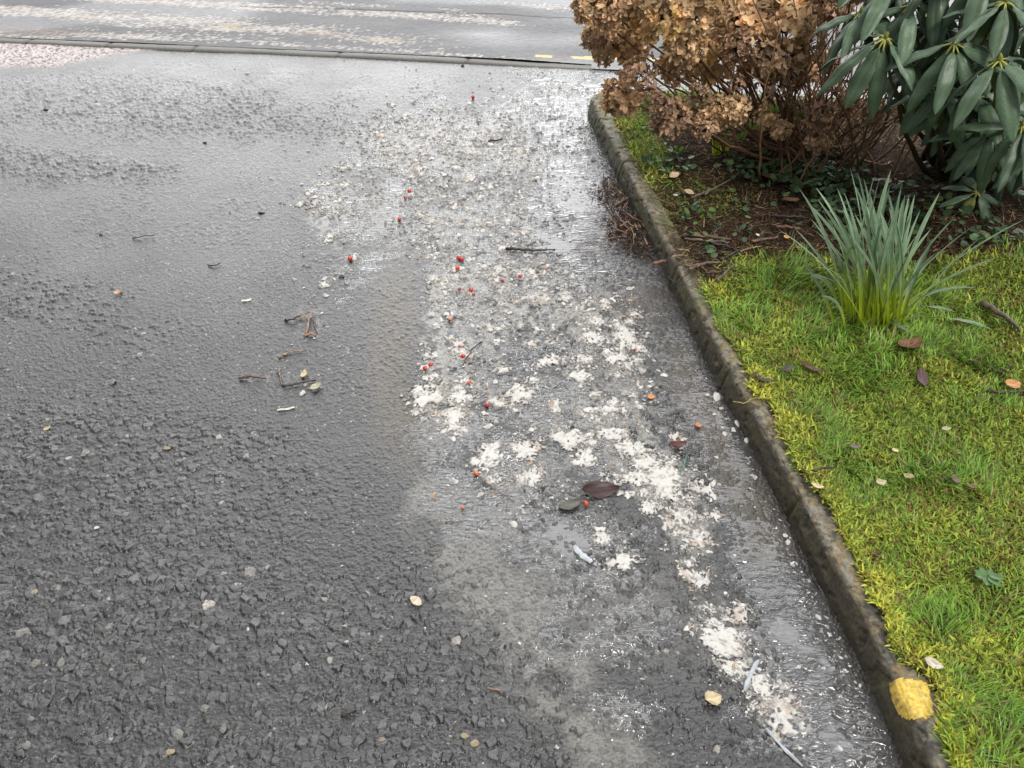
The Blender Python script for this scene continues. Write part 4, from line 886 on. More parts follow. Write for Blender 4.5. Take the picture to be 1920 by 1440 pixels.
lv = [(1125, 917, 75, 29, (0.060, 0.030, 0.028), 'big dark brown ribbed leaf half sunk in the pulp', 'd', 0.15, 1.0), (1702, 660, 55, 30, (0.20, 0.085, 0.055), 'curled red brown leaf in the grass below the strap leaves', 'l', 0.5, 0), (1723, 720, 44, 16, (0.085, 0.045, 0.045), 'dark purple brown leaf with pale edges upright in the lawn', 'l', 1.45, 0),
      (1516, 704, 50, 14, (0.11, 0.055, 0.045), 'narrow rolled brown leaf in the lawn near the kerb', 'l', -0.7, 0.5), (1427, 724, 44, 13, (0.055, 0.045, 0.04), 'narrow blackish leaf on the inner edge of the kerb', 'l', -0.6, 0), (1472, 704, 30, 12, (0.06, 0.05, 0.04), 'small dark leaf between two rolled leaves in the lawn', 'l', 0.5, 0), (1892, 734, 30, 20, (0.45, 0.22, 0.08), 'shiny tan leaf lying on the dark curved twig in the lawn', 'l', 0.2, 0),
      (1646, 918, 22, 12, (0.38, 0.34, 0.20), 'pale yellow petal like leaf left of its pair in the lawn', 'l', 0.3, 0), (1698, 906, 20, 14, (0.34, 0.26, 0.15), 'pale buff curled leaf right of the pale yellow one in the lawn', 'l', 0.6, 0), (1768, 817, 18, 8, (0.36, 0.33, 0.2), 'thin cream leaf scrap lying in the yellow moss', 'l', 0.1, 0), (1673, 858, 12, 10, (0.50, 0.44, 0.24), 'tiny cream leaf scrap in the lawn above the pale pair', 'l', 0.4, 0), (1528, 924, 24, 9, (0.50, 0.38, 0.22), 'buff leaf sliver at the kerb edge of the moss', 'l', -0.4, 0),
      (1785, 912, 16, 13, (0.14, 0.09, 0.075), 'dull brown leaf scrap deep in the lawn right of the pale pair', 'l', 0.2, 0), (1815, 926, 16, 12, (0.16, 0.10, 0.06), 'rust brown leaf crumb right of the dull brown scrap', 'l', 0.9, 0), (1598, 851, 12, 16, (0.12, 0.10, 0.08), 'grey brown scrap in the tall grass tuft of the lawn', 'l', 1.2, 0), (1742, 1257, 34, 18, (0.42, 0.38, 0.29), 'cream papery scrap on moss behind the yellow paint', 'l', -0.6, 0),
      (1338, 1308, 34, 26, (0.45, 0.36, 0.22), 'cream and orange leaf on grey asphalt left of the wrinkled wad', 'd', 0.3, 0), (222, 552, 14, 9, (0.50, 0.28, 0.16), 'peach coloured leaf scrap alone on the left asphalt', 'd', 0.2, 0), (780, 1128, 18, 20, (0.50, 0.44, 0.34), 'buff torn leaf on asphalt left of the silt band', 'd', 1.0, 0), (571, 704, 20, 10, (0.50, 0.40, 0.24), 'pale yellow leaf tip at the end of the bent black stick', 'd', 1.5, 0), (594, 728, 24, 14, (0.36, 0.34, 0.25), 'buff leaf below the end of the bent black stick', 'd', 0.7, 0),
      (1222, 741, 14, 10, (0.62, 0.24, 0.10), 'orange leaf scrap on gritty asphalt near the brown silt', 'd', 0.2, 0), (1310, 793, 12, 10, (0.50, 0.20, 0.10), 'rusty scrap sunk in the brown silt by the kerb', 'd', 0.2, 0), (1272, 831, 34, 14, (0.09, 0.025, 0.022), 'dark maroon leaf on pulp at the edge of the brown silt', 'd', 0.2, 0), (1070, 945, 50, 20, (0.07, 0.065, 0.05), 'grey wet leaf folded in water under the big brown leaf', 'd', 0.4, 0), (90, 806, 14, 6, (0.42, 0.34, 0.18), 'pale straw coloured leaf scrap on the left asphalt', 'd', 0.9, 0),
      (1655, 352, 26, 20, (0.20, 0.09, 0.045), 'rust brown leaf under the large green leaves', 'l', 0.3, 0), (1480, 388, 34, 22, (0.18, 0.09, 0.05), 'rust brown leaf left of the tips of the strap leaves', 'l', 0.3, 0), (1440, 345, 34, 20, (0.17, 0.075, 0.045), 'red brown leaf among the creeping weed', 'l', -0.4, 0), (1263, 340, 22, 12, (0.45, 0.33, 0.2), 'buff leaf scrap near the kerb under the brown shrub', 'l', 0.5, 0), (1290, 372, 20, 13, (0.45, 0.33, 0.2), 'cream leaf scrap beside the grey stick on moss', 'l', -0.5, 0), (1472, 456, 11, 9, (0.60, 0.32, 0.06), 'bright amber leaf chip left of the strap leaves', 'l', 0.2, 0), (1540, 382, 12, 8, (0.6, 0.36, 0.1), 'small amber leaf chip behind the strap leaves', 'l', 0.1, 0), (1265, 377, 9, 8, (0.7, 0.68, 0.6), 'white crumb on the bed near the kerb', 'l', 0.1, 0), (1418, 452, 7, 7, (0.7, 0.68, 0.6), 'white crumb beside the brown stick on the bed', 'l', 0.1, 0),
      (1185, 152, 14, 8, (0.62, 0.57, 0.45), 'cream scrap on the grass at the kerb tip', 'l', 0.1, 0)]
for (a, b, w, h, c, lab, wh, ang, ribs) in lv:
    p = (GB if wh == 'd' else GL)(a, b); d = p[1] * cT + (H - p[2]) * sT
    L, W = w * d / F, h * d / F * 1.25
    me = leaf_mesh(L, W, c, random.uniform(0.15, 0.5), ribs, random.uniform(0.1, 0.5), random.random() * 9, rib_c=np.asarray(c) * 1.6 if ribs == 0 else None, name='dead_leaf')
    o = place('dead_leaf', me); o.location = (p[0], p[1], p[2] + (0.006 if wh == 'd' else 0.024)); o.rotation_euler = (random.uniform(-0.25, 0.25) + (0.35 if ribs == 1.0 else 0), random.uniform(-0.2, 0.2), ang)
    if 'upright' in lab: o.rotation_euler = (0.1, -0.3, 1.45)
    tag(o, lab, 'leaf', 'fallen leaves')

def rock_mesh(seed, colr):
    mb = MB(); n, k = 7, 9
    ph = np.linspace(0.05, math.pi - 0.05, n); th = np.arange(k) * 2 * math.pi / k
    r = 1 + 0.45 * (rng.random((n, k)) - 0.5)
    V = np.stack([r * np.sin(ph)[:, None] * np.cos(th), 0.75 * r * np.sin(ph)[:, None] * np.sin(th), 0.5 * r * np.cos(ph)[:, None]], -1).reshape(-1, 3)
    i = np.arange(n * k).reshape(n, k); j = np.roll(i, -1, 1)
    mb.add(V, np.stack([i[:-1], i[1:], j[1:], j[:-1]], -1).reshape(-1, 4), None, colr)
    return mb.out('loose_stone', M['stone'], smooth=False, link=False)
RK = {k: [rock_mesh(i, c) for i in range(3)] for k, c in {'pale': (0.17, 0.165, 0.15), 'tan': (0.27, 0.22, 0.13), 'grey': (0.085, 0.085, 0.09), 'dark': (0.016, 0.016, 0.017), 'white': (0.50, 0.49, 0.47)}.items()}
st = [(161, 851, 13, 'pale', 'pale oblong stone sitting proud on the left asphalt'), (313, 841, 9, 'tan', 'buff stone right of the pale oblong stone on the left'), (325, 818, 9, 'pale', 'pale stone above the buff stone on the left'), (212, 718, 11, 'pale', 'flat cream stone on the left asphalt far from the others'), (650, 1206, 8, 'white', 'whitish stone on the rough asphalt left of the silt'), (872, 1378, 10, 'tan', 'cream stone in the rough patch at the bottom'), (890, 1392, 11, 'tan', 'yellowish stone beside the cream one at the bottom'), (715, 1388, 9, 'tan', 'tan stone left of the yellowish pair at the bottom'),
      (66, 1112, 9, 'tan', 'yellow buff stone at the left edge of the driveway'), (137, 882, 6, 'pale', 'small pale stone under the oblong stone on the left'), (182, 990, 6, 'white', 'small white stone in the left rough patch'), (190, 1022, 11, 'grey', 'grey stone below the small white stone in the left rough patch'), (172, 1158, 15, 'grey', 'large grey stone standing above its dark hollow on the left'), (206, 1178, 13, 'pale', 'light grey stone right of the large grey one'), (45, 1190, 18, 'pale', 'broad light grey stone near the left edge'), (68, 1246, 12, 'pale', 'buff grey stone lower on the left edge'), (117, 1246, 12, 'pale', 'light stone right of the buff grey one'), (136, 1254, 11, 'grey', 'grey stone touching the light stone at the lower left'),
      (86, 1322, 13, 'grey', 'grey angular stone in the lower left corner patch'), (60, 1350, 9, 'pale', 'small light stone in the lower left corner'), (52, 1400, 14, 'pale', 'light stone nearest the bottom left corner'), (270, 1240, 10, 'pale', 'pale flat stone left of the smooth tarmac'), (336, 1380, 15, 'pale', 'cream chipped stone at the bottom left of centre'), (400, 1390, 14, 'grey', 'grey angular stone right of the cream chipped one'), (320, 1412, 12, 'tan', 'tan stone at the very bottom left of centre'), (420, 1368, 12, 'pale', 'light stone behind the grey angular one at the bottom'), (600, 1330, 10, 'pale', 'light stone alone in the rough patch right of the smooth tarmac'), (262, 1434, 15, 'grey', 'broad grey stone cut by the bottom edge'),
      (385, 1330, 12, 'pale', 'speckled light stone in the lower rough patch'), (284, 1186, 13, 'grey', 'stone with a black hollow under its edge'), (318, 1180, 10, 'grey', 'grey stone right of the one with the black hollow'), (430, 1172, 9, 'grey', 'small grey stone in the middle of the rough patch'),
      (641, 519, 8, 'dark', 'black pebble with a white scrap on the far left asphalt'), (189, 441, 6, 'dark', 'small black pebble far left on smooth asphalt'), (184, 308, 5, 'dark', 'black pebble further up the left asphalt'), (384, 268, 5, 'dark', 'black pebble in the far dark patch'), (86, 207, 6, 'dark', 'black pebble at the far left edge'), (867, 123, 5, 'dark', 'black pebble below the flush kerb'), (897, 230, 4, 'dark', 'tiny black pebble in the far wet flow'), (881, 681, 6, 'dark', 'black pebble at the foot of the thin black twig'), (1073, 798, 7, 'dark', 'black pebble on the lumpy white clump'), (1222, 835, 8, 'dark', 'black pebble on the long trail of pulp'), (1236, 876, 7, 'dark', 'flat black pebble lower on the long trail of pulp'),
      (1345, 737, 13, 'white', 'white pebble in the gutter beside the mossy kerb'), (1328, 733, 7, 'white', 'small white pebble left of the white pebble in the gutter'), (1360, 806, 7, 'white', 'white chip in the gutter beside the brown silt'), (1385, 786, 10, 'white', 'upper white chip against the kerb foot'), (1402, 818, 9, 'white', 'lower white chip against the kerb foot'), (1475, 996, 7, 'white', 'white crumb in the ripples near the kerb'), (1483, 1118, 6, 'white', 'white crumb in the middle of the gutter water'), (1537, 1150, 8, 'white', 'white chip at the lip of the still gutter pool'), (1575, 1397, 10, 'white', 'white crumb in the lowest still pool'), (1500, 1245, 7, 'white', 'white crumb on the gritty ridge between pools'), (1580, 1226, 6, 'white', 'small white crumb by the kerb foot at the pools'), (1840, 1412, 12, 'pale', 'pale stone behind the kerb at the bottom right'), (1855, 1428, 14, 'dark', 'black clod beside the pale stone at the bottom right'), (490, 398, 9, 'pale', 'grey stone lying beyond the white specks on the left')]
for (a, b, r, k, lab) in st:
    wh = a > 1800
    p = (GL if wh else GB)(a, b); d = p[1] * cT + H * sT; s = 0.75 * r * d / F
    o = place('loose_stone', random.choice(RK[k])); o.scale = (s, s, 0.75 * s); o.location = (p[0], p[1], p[2] + 0.2 * s + (0.01 if wh else 0.001)); o.rotation_euler = (random.uniform(-.3, .3), random.uniform(-.3, .3), random.uniform(0, 6.28))
    tag(o, lab, 'stone', 'loose stones and crumbs')

# ------------------------------------------------------------------ strap leaved spring plants
def strap_leaf(mb, b, tipv, bow, w, c0, c1, twist=0.4, n=16):
    """narrow keeled leaf from b to tip, bowed sideways by bow"""
    P = bez(b, 0.5 * (np.asarray(b) + tipv) + bow, tipv, n)
    T = np.gradient(P, axis=0); T /= np.linalg.norm(T, axis=1)[:, None]
    a = rng.uniform(0, math.pi); side0 = np.array([math.cos(a) * 0.9, math.sin(a) * 0.45, 0.0]); side0 /= np.linalg.norm(side0)
    t = np.linspace(0, 1, n)
    S = side0[None] - (T @ side0)[:, None] * T; S /= np.linalg.norm(S, axis=1)[:, None]
    U = np.cross(T, S); tw = twist * t[:, None]
    S2 = S * np.cos(tw) + U * np.sin(tw); U2 = np.cross(T, S2)
    prof = w * np.where(t < 0.72, 0.75 + 0.35 * t, 1.0) * np.clip((1 - t) / 0.22, 0, 1) ** 0.6
    prof = np.maximum(prof, 0.0006)
    rows = [P + S2 * (k * 0.5 * prof)[:, None] + U2 * (0.16 * abs(k) * prof)[:, None] for k in (-1, -0.5, 0, 0.5, 1)]
    V = np.stack(rows, 1).reshape(-1, 3)
    f = sm(0.18, 0.60, t)[:, None]
    C = np.asarray(c0) * (1 - f) + np.asarray(c1) * f
    C = np.repeat(C, 5, 0).reshape(n, 5, 3); C[:, 2] *= 0.82; C[:, 0] *= 1.1
    mb.add(V, gridquads(n, 5), None, C.reshape(-1, 3))
def spring_clump(px, py, leaves, label, spread, name):
    p = GL(px, py); root = empty(name, p); tag(root, label, 'plant')
    for (b, tipv, bow, w, c0, c1, tw) in leaves(p):
        mb = MB(); strap_leaf(mb, b, tipv, bow, w, c0, c1, tw)
        mb.out('leaf', M['daffodil'], root, off=p)
    return root
YG, BG = np.array([0.36, 0.45, 0.03]), np.array([0.29, 0.41, 0.27])
def daff(p):
    out = []
    # tips read off the photo: (base px, tip px, tip depth offset)
    tips = [(1500, 356), (1530, 352), (1513, 379), (1520, 410), (1570, 353), (1584, 362), (1594, 315), (1608, 323), (1620, 336), (1639, 332), (1670, 320), (1648, 338), (1692, 376), (1706, 374), (1762, 361), (1690, 350), (1788, 410), (1825, 424), (1843, 442), (1920, 412), (1873, 482), (1460, 430), (1490, 428), (1500, 482), (1500, 510), (1520, 517), (1533, 374), (1545, 400), (1598, 404), (1632, 380), (1650, 395), (1745, 430), (1750, 446), (1655, 410),
            (1700, 420), (1710, 400), (1725, 395), (1560, 420), (1580, 390), (1610, 365), (1602, 400), (1640, 420), (1676, 405), (1698, 430), (1550, 455), (1565, 470), (1620, 440), (1600, 450), (1720, 440), (1735, 470), (1830, 540), (1775, 540), (1540, 555), (1600, 558), (1785, 600), (1870, 625), (1740, 612), (1702, 640), (1685, 635), (1575, 610), (1525, 430), (1555, 385), (1665, 360), (1685, 395)]
    tips += [(random.uniform(1520, 1760), random.uniform(350, 520)) for _ in range(14)] + [(random.uniform(1575, 1725), random.uniform(335, 450)) for _ in range(22)]
    for (tx, ty) in tips:
        bx = 1640 + np.clip((tx - 1640) * 0.22, -60, 60) + random.uniform(-42, 42); by = 606 + random.uniform(-22, 16)
        b = GL(bx, by); b[2] -= 0.01
        low = ty > 500
        dy = random.uniform(-0.10, 0.14) + (0.0 if not low else -0.06)
        tv = RAY(tx, ty, b[1] + dy)
        if tv[2] < b[2] + 0.02: tv = GL(tx, ty); tv[2] += 0.03
        L = np.linalg.norm(tv - b)
        side = np.array([np.sign(tx - bx) * -0.06 * L, 0, 0.10 * L if not low else 0.28 * L])
        v = random.uniform(0.6, 1.35)
        out.append((b, tv, side, random.uniform(0.0075, 0.0115), YG * v, BG * v * (1 if random.random() < 0.8 else 0.75), random.uniform(-0.9, 0.9)))
    # one leaf bent over at the front
    b = GL(1590, 600); out.append((b, RAY(1612, 462, b[1] - 0.05), np.array([-0.09, 0, 0.16]), 0.011, YG, np.array([0.24, 0.33, 0.13]), 0.3))
    return out
spring_clump(1640, 606, daff, 'large clump of grey green strap leaves, yellow at the base, on the lawn', 0.1, 'daffodil_clump')
def shoot(p):
    out = []
    for k in range(9):
        b = p + np.array([random.uniform(-0.03, 0.03), random.uniform(-0.02, 0.02), -0.005]); tv = b + np.array([random.uniform(-0.10, 0.08), random.uniform(-0.05, 0.05), random.uniform(0.12, 0.24)])
        out.append((b, tv, np.array([0, 0, 0.02]), 0.013, YG * 0.9, np.array([0.06, 0.13, 0.06]), random.uniform(-0.6, 0.6)))
    return out
spring_clump(1352, 292, shoot, 'small group of broad green shoots in shade under the brown flower heads', 0.03, 'spring_shoots')

# weed rosette in the lawn
def rosette():
    p = GL(1842, 1100); root = empty('weed_rosette', p); tag(root, 'flat rosette weed with rounded blue green leaves in the lawn', 'weed')
    for k in range(8):
        a = k * 0.83 + random.uniform(-0.2, 0.2); L = random.uniform(0.026, 0.036)
        o = place('leaf', leaf_mesh(L, L * 0.62, (0.065, 0.135, 0.040), 0.1, 0, 0.3, k, mat='rhodo', rib_c=(0.14, 0.24, 0.10)), root)
        o.location = (0.5 * L * math.cos(a), 0.5 * L * math.sin(a), 0.026 + 0.002 * k); o.rotation_euler = (0, -0.25, a)
rosette()

# ------------------------------------------------------------------ hydrangea
def head_mesh(seed, tone, spent=0.0):
    """globe of papery four petalled florets, unit radius"""
    r_ = np.random.default_rng(seed); mb = MB()
    nf = 84
    for i in range(nf):
        ct = 1 - (i + 0.5) / nf * 1.62; ph = i * 2.39996 + r_.normal(0, 0.25); stt = math.sqrt(max(0, 1 - ct * ct))
        nrm = np.array([stt * math.cos(ph), stt * math.sin(ph), ct]) + r_.normal(0, 0.22, 3); nrm /= np.linalg.norm(nrm)
        rad = r_.uniform(0.68, 1.02)
        cpos = nrm * rad * np.array([1, 1, 0.82])
        if r_.random() < spent: continue
        a = np.cross(nrm, r_.normal(0, 1, 3)); a /= np.linalg.norm(a); b = np.cross(nrm, a)
        ft = r_.uniform(0.35, 1.25)
        for k in range(4):
            an = k * math.pi / 2 + r_.normal(0, 0.15); u = a * math.cos(an) + b * math.sin(an); w = np.cross(nrm, u)
            L = r_.uniform(0.20, 0.31); W = r_.uniform(0.17, 0.28); cup = r_.uniform(-0.6, 1.1)
            t = np.linspace(0, 1, 5); s = np.linspace(-1, 1, 4); T, S = np.meshgrid(t, s, indexing='ij')
            pr = np.sin(np.pi * (0.10 + 0.83 * T)) ** 0.7
            X = T * L; Y = S * pr * W * 0.5; Z = cup * L * T ** 2 + r_.uniform(-0.5, 0.9) * Y * Y / W * 3 + 0.03 * np.sin(6 * T + 5 * S + r_.uniform(0, 6)) + r_.normal(0, 0.016, T.shape)
            V = cpos + X[..., None] * u + Y[..., None] * w + Z[..., None] * nrm
            g = np.clip(ft * r_.uniform(0.8, 1.2), 0.35, 1.5)
            c = np.asarray(tone) * np.array([2.2, 2.75, 3.5]) * g
            if r_.random() < 0.12: c = np.array([0.62, 0.42, 0.22])
            cc = np.repeat(np.repeat((c * 1.0)[None, None], 5, 0), 4, 1) * (1.15 - 0.35 * np.exp(-((S / 0.3) ** 2)) * 0.5 - 0.25 * T)[..., None]
            mb.add(V.reshape(-1, 3), gridquads(5, 4), None, cc.reshape(-1, 3))
    for i in range(46):                                            # the wiry flower stalks inside
        v = r_.normal(0, 1, 3); v[2] = abs(v[2]) * 0.9 - 0.25; v /= np.linalg.norm(v)
        e = v * r_.uniform(0.7, 1.0)
        mb.tube(bez((0, 0, -0.35), 0.4 * e + r_.normal(0, 0.1, 3), e, 5), np.linspace(0.022, 0.010, 5), np.array([0.15, 0.075, 0.04]) * r_.uniform(0.6, 1.5), 4)
    return mb.out('flower_head', M['sepal'], link=False)
TONES = [(0.40, 0.225, 0.105), (0.46, 0.265, 0.125), (0.34, 0.18, 0.085), (0.30, 0.165, 0.085), (0.50, 0.29, 0.11), (0.24, 0.125, 0.065)]
HM = [head_mesh(900 + i, TONES[i]) for i in range(6)] + [head_mesh(950, (0.22, 0.11, 0.06), 0.72), head_mesh(951, (0.24, 0.13, 0.075), 0.6)]
def hydrangea():
    p0 = GL(1520, 285); root = empty('hydrangea_bush', p0)
    tag(root, 'leafless shrub of brown dried mophead flowers hanging over the kerb tip', 'shrub')
    hs = [(1104, 12, 34, 0), (1150, 22, 42, 2), (1116, 66, 30, 3), (1172, 62, 46, 1), (1222, 28, 48, 4), (1262, 34, 46, 4), (1142, 92, 40, 0), (1190, 98, 40, 1), (1198, 132, 40, 6), (1296, 26, 52, 1), (1340, 18, 46, 0), (1286, 80, 48, 1), (1332, 112, 60, 4), (1270, 118, 46, 2), (1392, 42, 56, 0), (1436, 24, 52, 1), (1475, 48, 52, 0), (1378, 90, 34, 5),
          (1446, 108, 44, 3), (1418, 132, 40, 2), (1168, 178, 48, 2), (1258, 222, 44, 5), (1222, 165, 34, 6), (1240, 195, 30, 7), (1346, 212, 40, 0), (1378, 205, 34, 1), (1322, 240, 30, 3), (1434, 222, 28, 1), (1464, 244, 22, 0), (1540, 222, 34, 5), (1536, 262, 30, 3), (1635, 216, 28, 3), (1500, 20, 46, 3), (1556, 12, 40, 5), (1236, -20, 60, 0), (1330, -45, 60, 1), (1420, -40, 60, 0), (1500, -60, 60, 2), (1150, -40, 50, 1), (1600, -40, 50, 3), (1462, 160, 30, 7), (1310, 175, 26, 7), (1385, 160, 26, 6), (1490, 105, 38, 3), (1520, 70, 36, 7), (1500, 140, 36, 2), (1545, 120, 34, 5), (1590, 190, 26, 3), (1555, 165, 28, 6), (1600, 240, 22, 3)]
    for (a, b, r, k) in hs:
        yy = {True: random.uniform(2.85, 3.1), False: random.uniform(2.95, 3.45)}[b > 150]
        c = RAY(a, b, yy); zf = float(lawn_z(c[:1], c[1:2])[0])
        if c[2] < zf + 0.12: c = RAY(a, b, yy - 0.3)
        d = c[1] * cT + (H - c[2]) * sT; R = r * d / F * (0.98 if b < 70 else 0.84)
        ax = c - (p0 + np.array([0, 0.1, 0.1])); ax /= np.linalg.norm(ax); ax = ax + np.array([0, -0.25, 0.55]); ax /= np.linalg.norm(ax)
        h = place('flower_head', HM[k], root)
        h.location = c - p0; h.scale = (R, R, R * random.uniform(0.85, 1.0))
        h.rotation_mode = 'QUATERNION'; h.rotation_quaternion = Vector(ax).to_track_quat('Z', 'Y') @ Matrix.Rotation(random.uniform(0, 6.28), 3, 'Z').to_quaternion()
        mb = MB(); s0 = p0 + np.array([random.uniform(-0.18, 0.18), random.uniform(-0.12, 0.12), -0.02])
        e = c - ax * R * 0.3; mid = 0.45 * s0 + 0.55 * e + np.array([random.uniform(-0.06, 0.06), random.uniform(-0.05, 0.05), -0.04 - 0.08 * abs(c[0] - s0[0])])
        P = bez(s0, mid, e, 14); P += rng.normal(0, 0.004, P.shape)
        cc = np.array([0.17, 0.10, 0.055]) * random.uniform(0.5, 1.3)
        mb.tube(P, np.linspace(0.0065, 0.0032, 14), cc, 6)
        if random.random() < 0.5:
            q = P[9]; e2 = q + np.array([random.uniform(-.12, .12), random.uniform(-.1, .05), random.uniform(0.05, 0.14)])
            mb.tube(bez(q, 0.5 * (q + e2) + rng.normal(0, 0.01, 3), e2, 6), np.linspace(0.003, 0.0018, 6), cc, 5)
        mb.out('stem', M['stem'], root, off=p0)
    for k in range(90):                                             # bare canes and whiskery side twigs
        s0 = p0 + np.array([random.uniform(-0.35, 0.28), random.uniform(-0.3, 0.2), -0.02]); s0[2] = float(lawn_z(s0[:1], s0[1:2])[0]) - 0.01
        e = s0 + np.array([random.uniform(-0.40, 0.30), random.uniform(-0.18, 0.25), random.uniform(0.18, 0.75)])
        mid = 0.5 * (s0 + e) + np.array([random.uniform(-0.12, 0.12), random.uniform(-0.1, 0.1), random.uniform(-0.12, 0.06)])
        P = bez(s0, mid, e, 12) + rng.normal(0, 0.003, (12, 3)); mb = MB(); cc = np.array([0.20, 0.115, 0.06]) * random.uniform(0.4, 1.4)
        mb.tube(P, np.linspace(0.005, 0.0018, 12), cc, 5)
        for _ in range(3):
            i = random.randrange(4, 11); e2 = P[i] + np.array([random.uniform(-.12, .12), random.uniform(-.1, .1), random.uniform(0.02, 0.14)])
            mb.tube(bez(P[i], 0.5 * (P[i] + e2) + rng.normal(0, 0.012, 3), e2, 6), np.linspace(0.0024, 0.0012, 6), cc * 1.1, 4)
        mb.out('bare_cane', M['stem'], root, off=p0)
    # a few opening green buds on the canes
    for (a, b) in ((1486, 205), (1500, 218), (1452, 212), (1410, 240), (1215, 195), (1232, 170), (1272, 285), (1205, 245), (1445, 145), (1330, 265), (1390, 262)):
        c = RAY(a, b, random.uniform(2.9, 3.1)); mb = MB()
        for k in range(5):
            e = c + np.array([random.uniform(-.022, .022), random.uniform(-.02, .02), random.uniform(0.0, 0.035)]); strap_leaf(mb, c, e, np.zeros(3), 0.014, (0.12, 0.2, 0.03), (0.16, 0.28, 0.05), 0.2, 6)
        mb.out('green_bud', M['grass'], root, off=p0)
hydrangea()

# ------------------------------------------------------------------ rhododendron
def rleaf(seed, L=1.0, W=0.27, droop=0.35, yellow=0.0):
    r_ = np.random.default_rng(seed); n, m = 16, 9
    t = np.linspace(0, 1, n); s = np.linspace(-1, 1, m); T, S = np.meshgrid(t, s, indexing='ij')
    pr = np.clip(np.sin(np.pi * np.clip(T, 0, 1) ** 0.95), 0, 1) ** 0.62; pr[-1] = 0.03; pr[0] = 0.10
    X = 0.14 + T * (L - 0.14); Y = S * pr * W * 0.5
    Z = -droop * T ** 2 * L * 0.8 + 0.10 * np.abs(S) ** 1.2 * pr * W - 0.20 * (np.abs(S) ** 3) * pr * W + 0.012 * np.sin(5 * T * 3.1 + seed + S)
    c = np.empty(T.shape + (3,)); c[:] = np.array([0.058, 0.100, 0.056]) * r_.uniform(0.6, 1.4)
    if yellow: yv = sm(0.45, 0.6, fbm(X + seed, Y, 0.3, 3, 3))[..., None] * yellow; c = c * (1 - yv) + yv * np.array([0.20, 0.20, 0.02])
    rib = np.exp(-(S / 0.10) ** 2)[..., None] * 0.65; c = c * (1 - rib) + rib * np.array([0.10, 0.16, 0.07])
    ve = (0.5 + 0.5 * np.cos((T - 0.25 * np.abs(S)) * 60))[..., None] * 0.10; c = c * (1 - ve) + ve * np.array([0.09, 0.14, 0.085])
    Z = Z + 0.0035 * np.cos((T - 0.25 * np.abs(S)) * 60) * pr
    V = np.stack([X, Y, Z], -1).reshape(-1, 3); q = gridquads(n, m); mb = MB()
    mb.add(V, q, None, c.reshape(-1, 3))
    mb.add(V - np.array([0, 0, 0.006]), q[:, ::-1], None, np.array([0.085, 0.125, 0.07]))
    mb.tube(bez((0, 0, 0.0), (0.08, 0, 0.025), (0.17, 0, -0.002), 6), np.linspace(0.016, 0.011, 6), (0.36, 0.37, 0.10), 6)
    return mb.out('leaf', M['rhodo'], link=False)
RL = [rleaf(40 + i, 1.0, random.uniform(0.19, 0.27), random.uniform(0.1, 0.55)) for i in range(6)]
RY = rleaf(60, 1.0, 0.36, 0.3, 0.8)
def bud_mesh():
    mb = MB(); n, k = 9, 9
    t = np.linspace(0, 1, n); r = 0.30 * np.sin(np.pi * (0.12 + 0.86 * t)) ** 0.8 * (1 - 0.25 * t); th = np.arange(k) * 2 * math.pi / k
    rr = r[:, None] * (1 + 0.10 * np.cos(3 * th + 9 * t[:, None]))
    V = np.stack([rr * np.cos(th), rr * np.sin(th), np.repeat(t[:, None], k, 1)], -1).reshape(-1, 3)
    i = np.arange(n * k).reshape(n, k); j = np.roll(i, -1, 1)
    c = np.array([0.30, 0.30, 0.06]) * (0.8 + 0.35 * np.cos(3 * th + 9 * t[:, None]))[..., None]
    mb.add(V, np.stack([i[:-1], j[:-1], j[1:], i[1:]], -1).reshape(-1, 4), None, c.reshape(-1, 3))
    return mb.out('bud', M['bud'], link=False)
RB = bud_mesh()
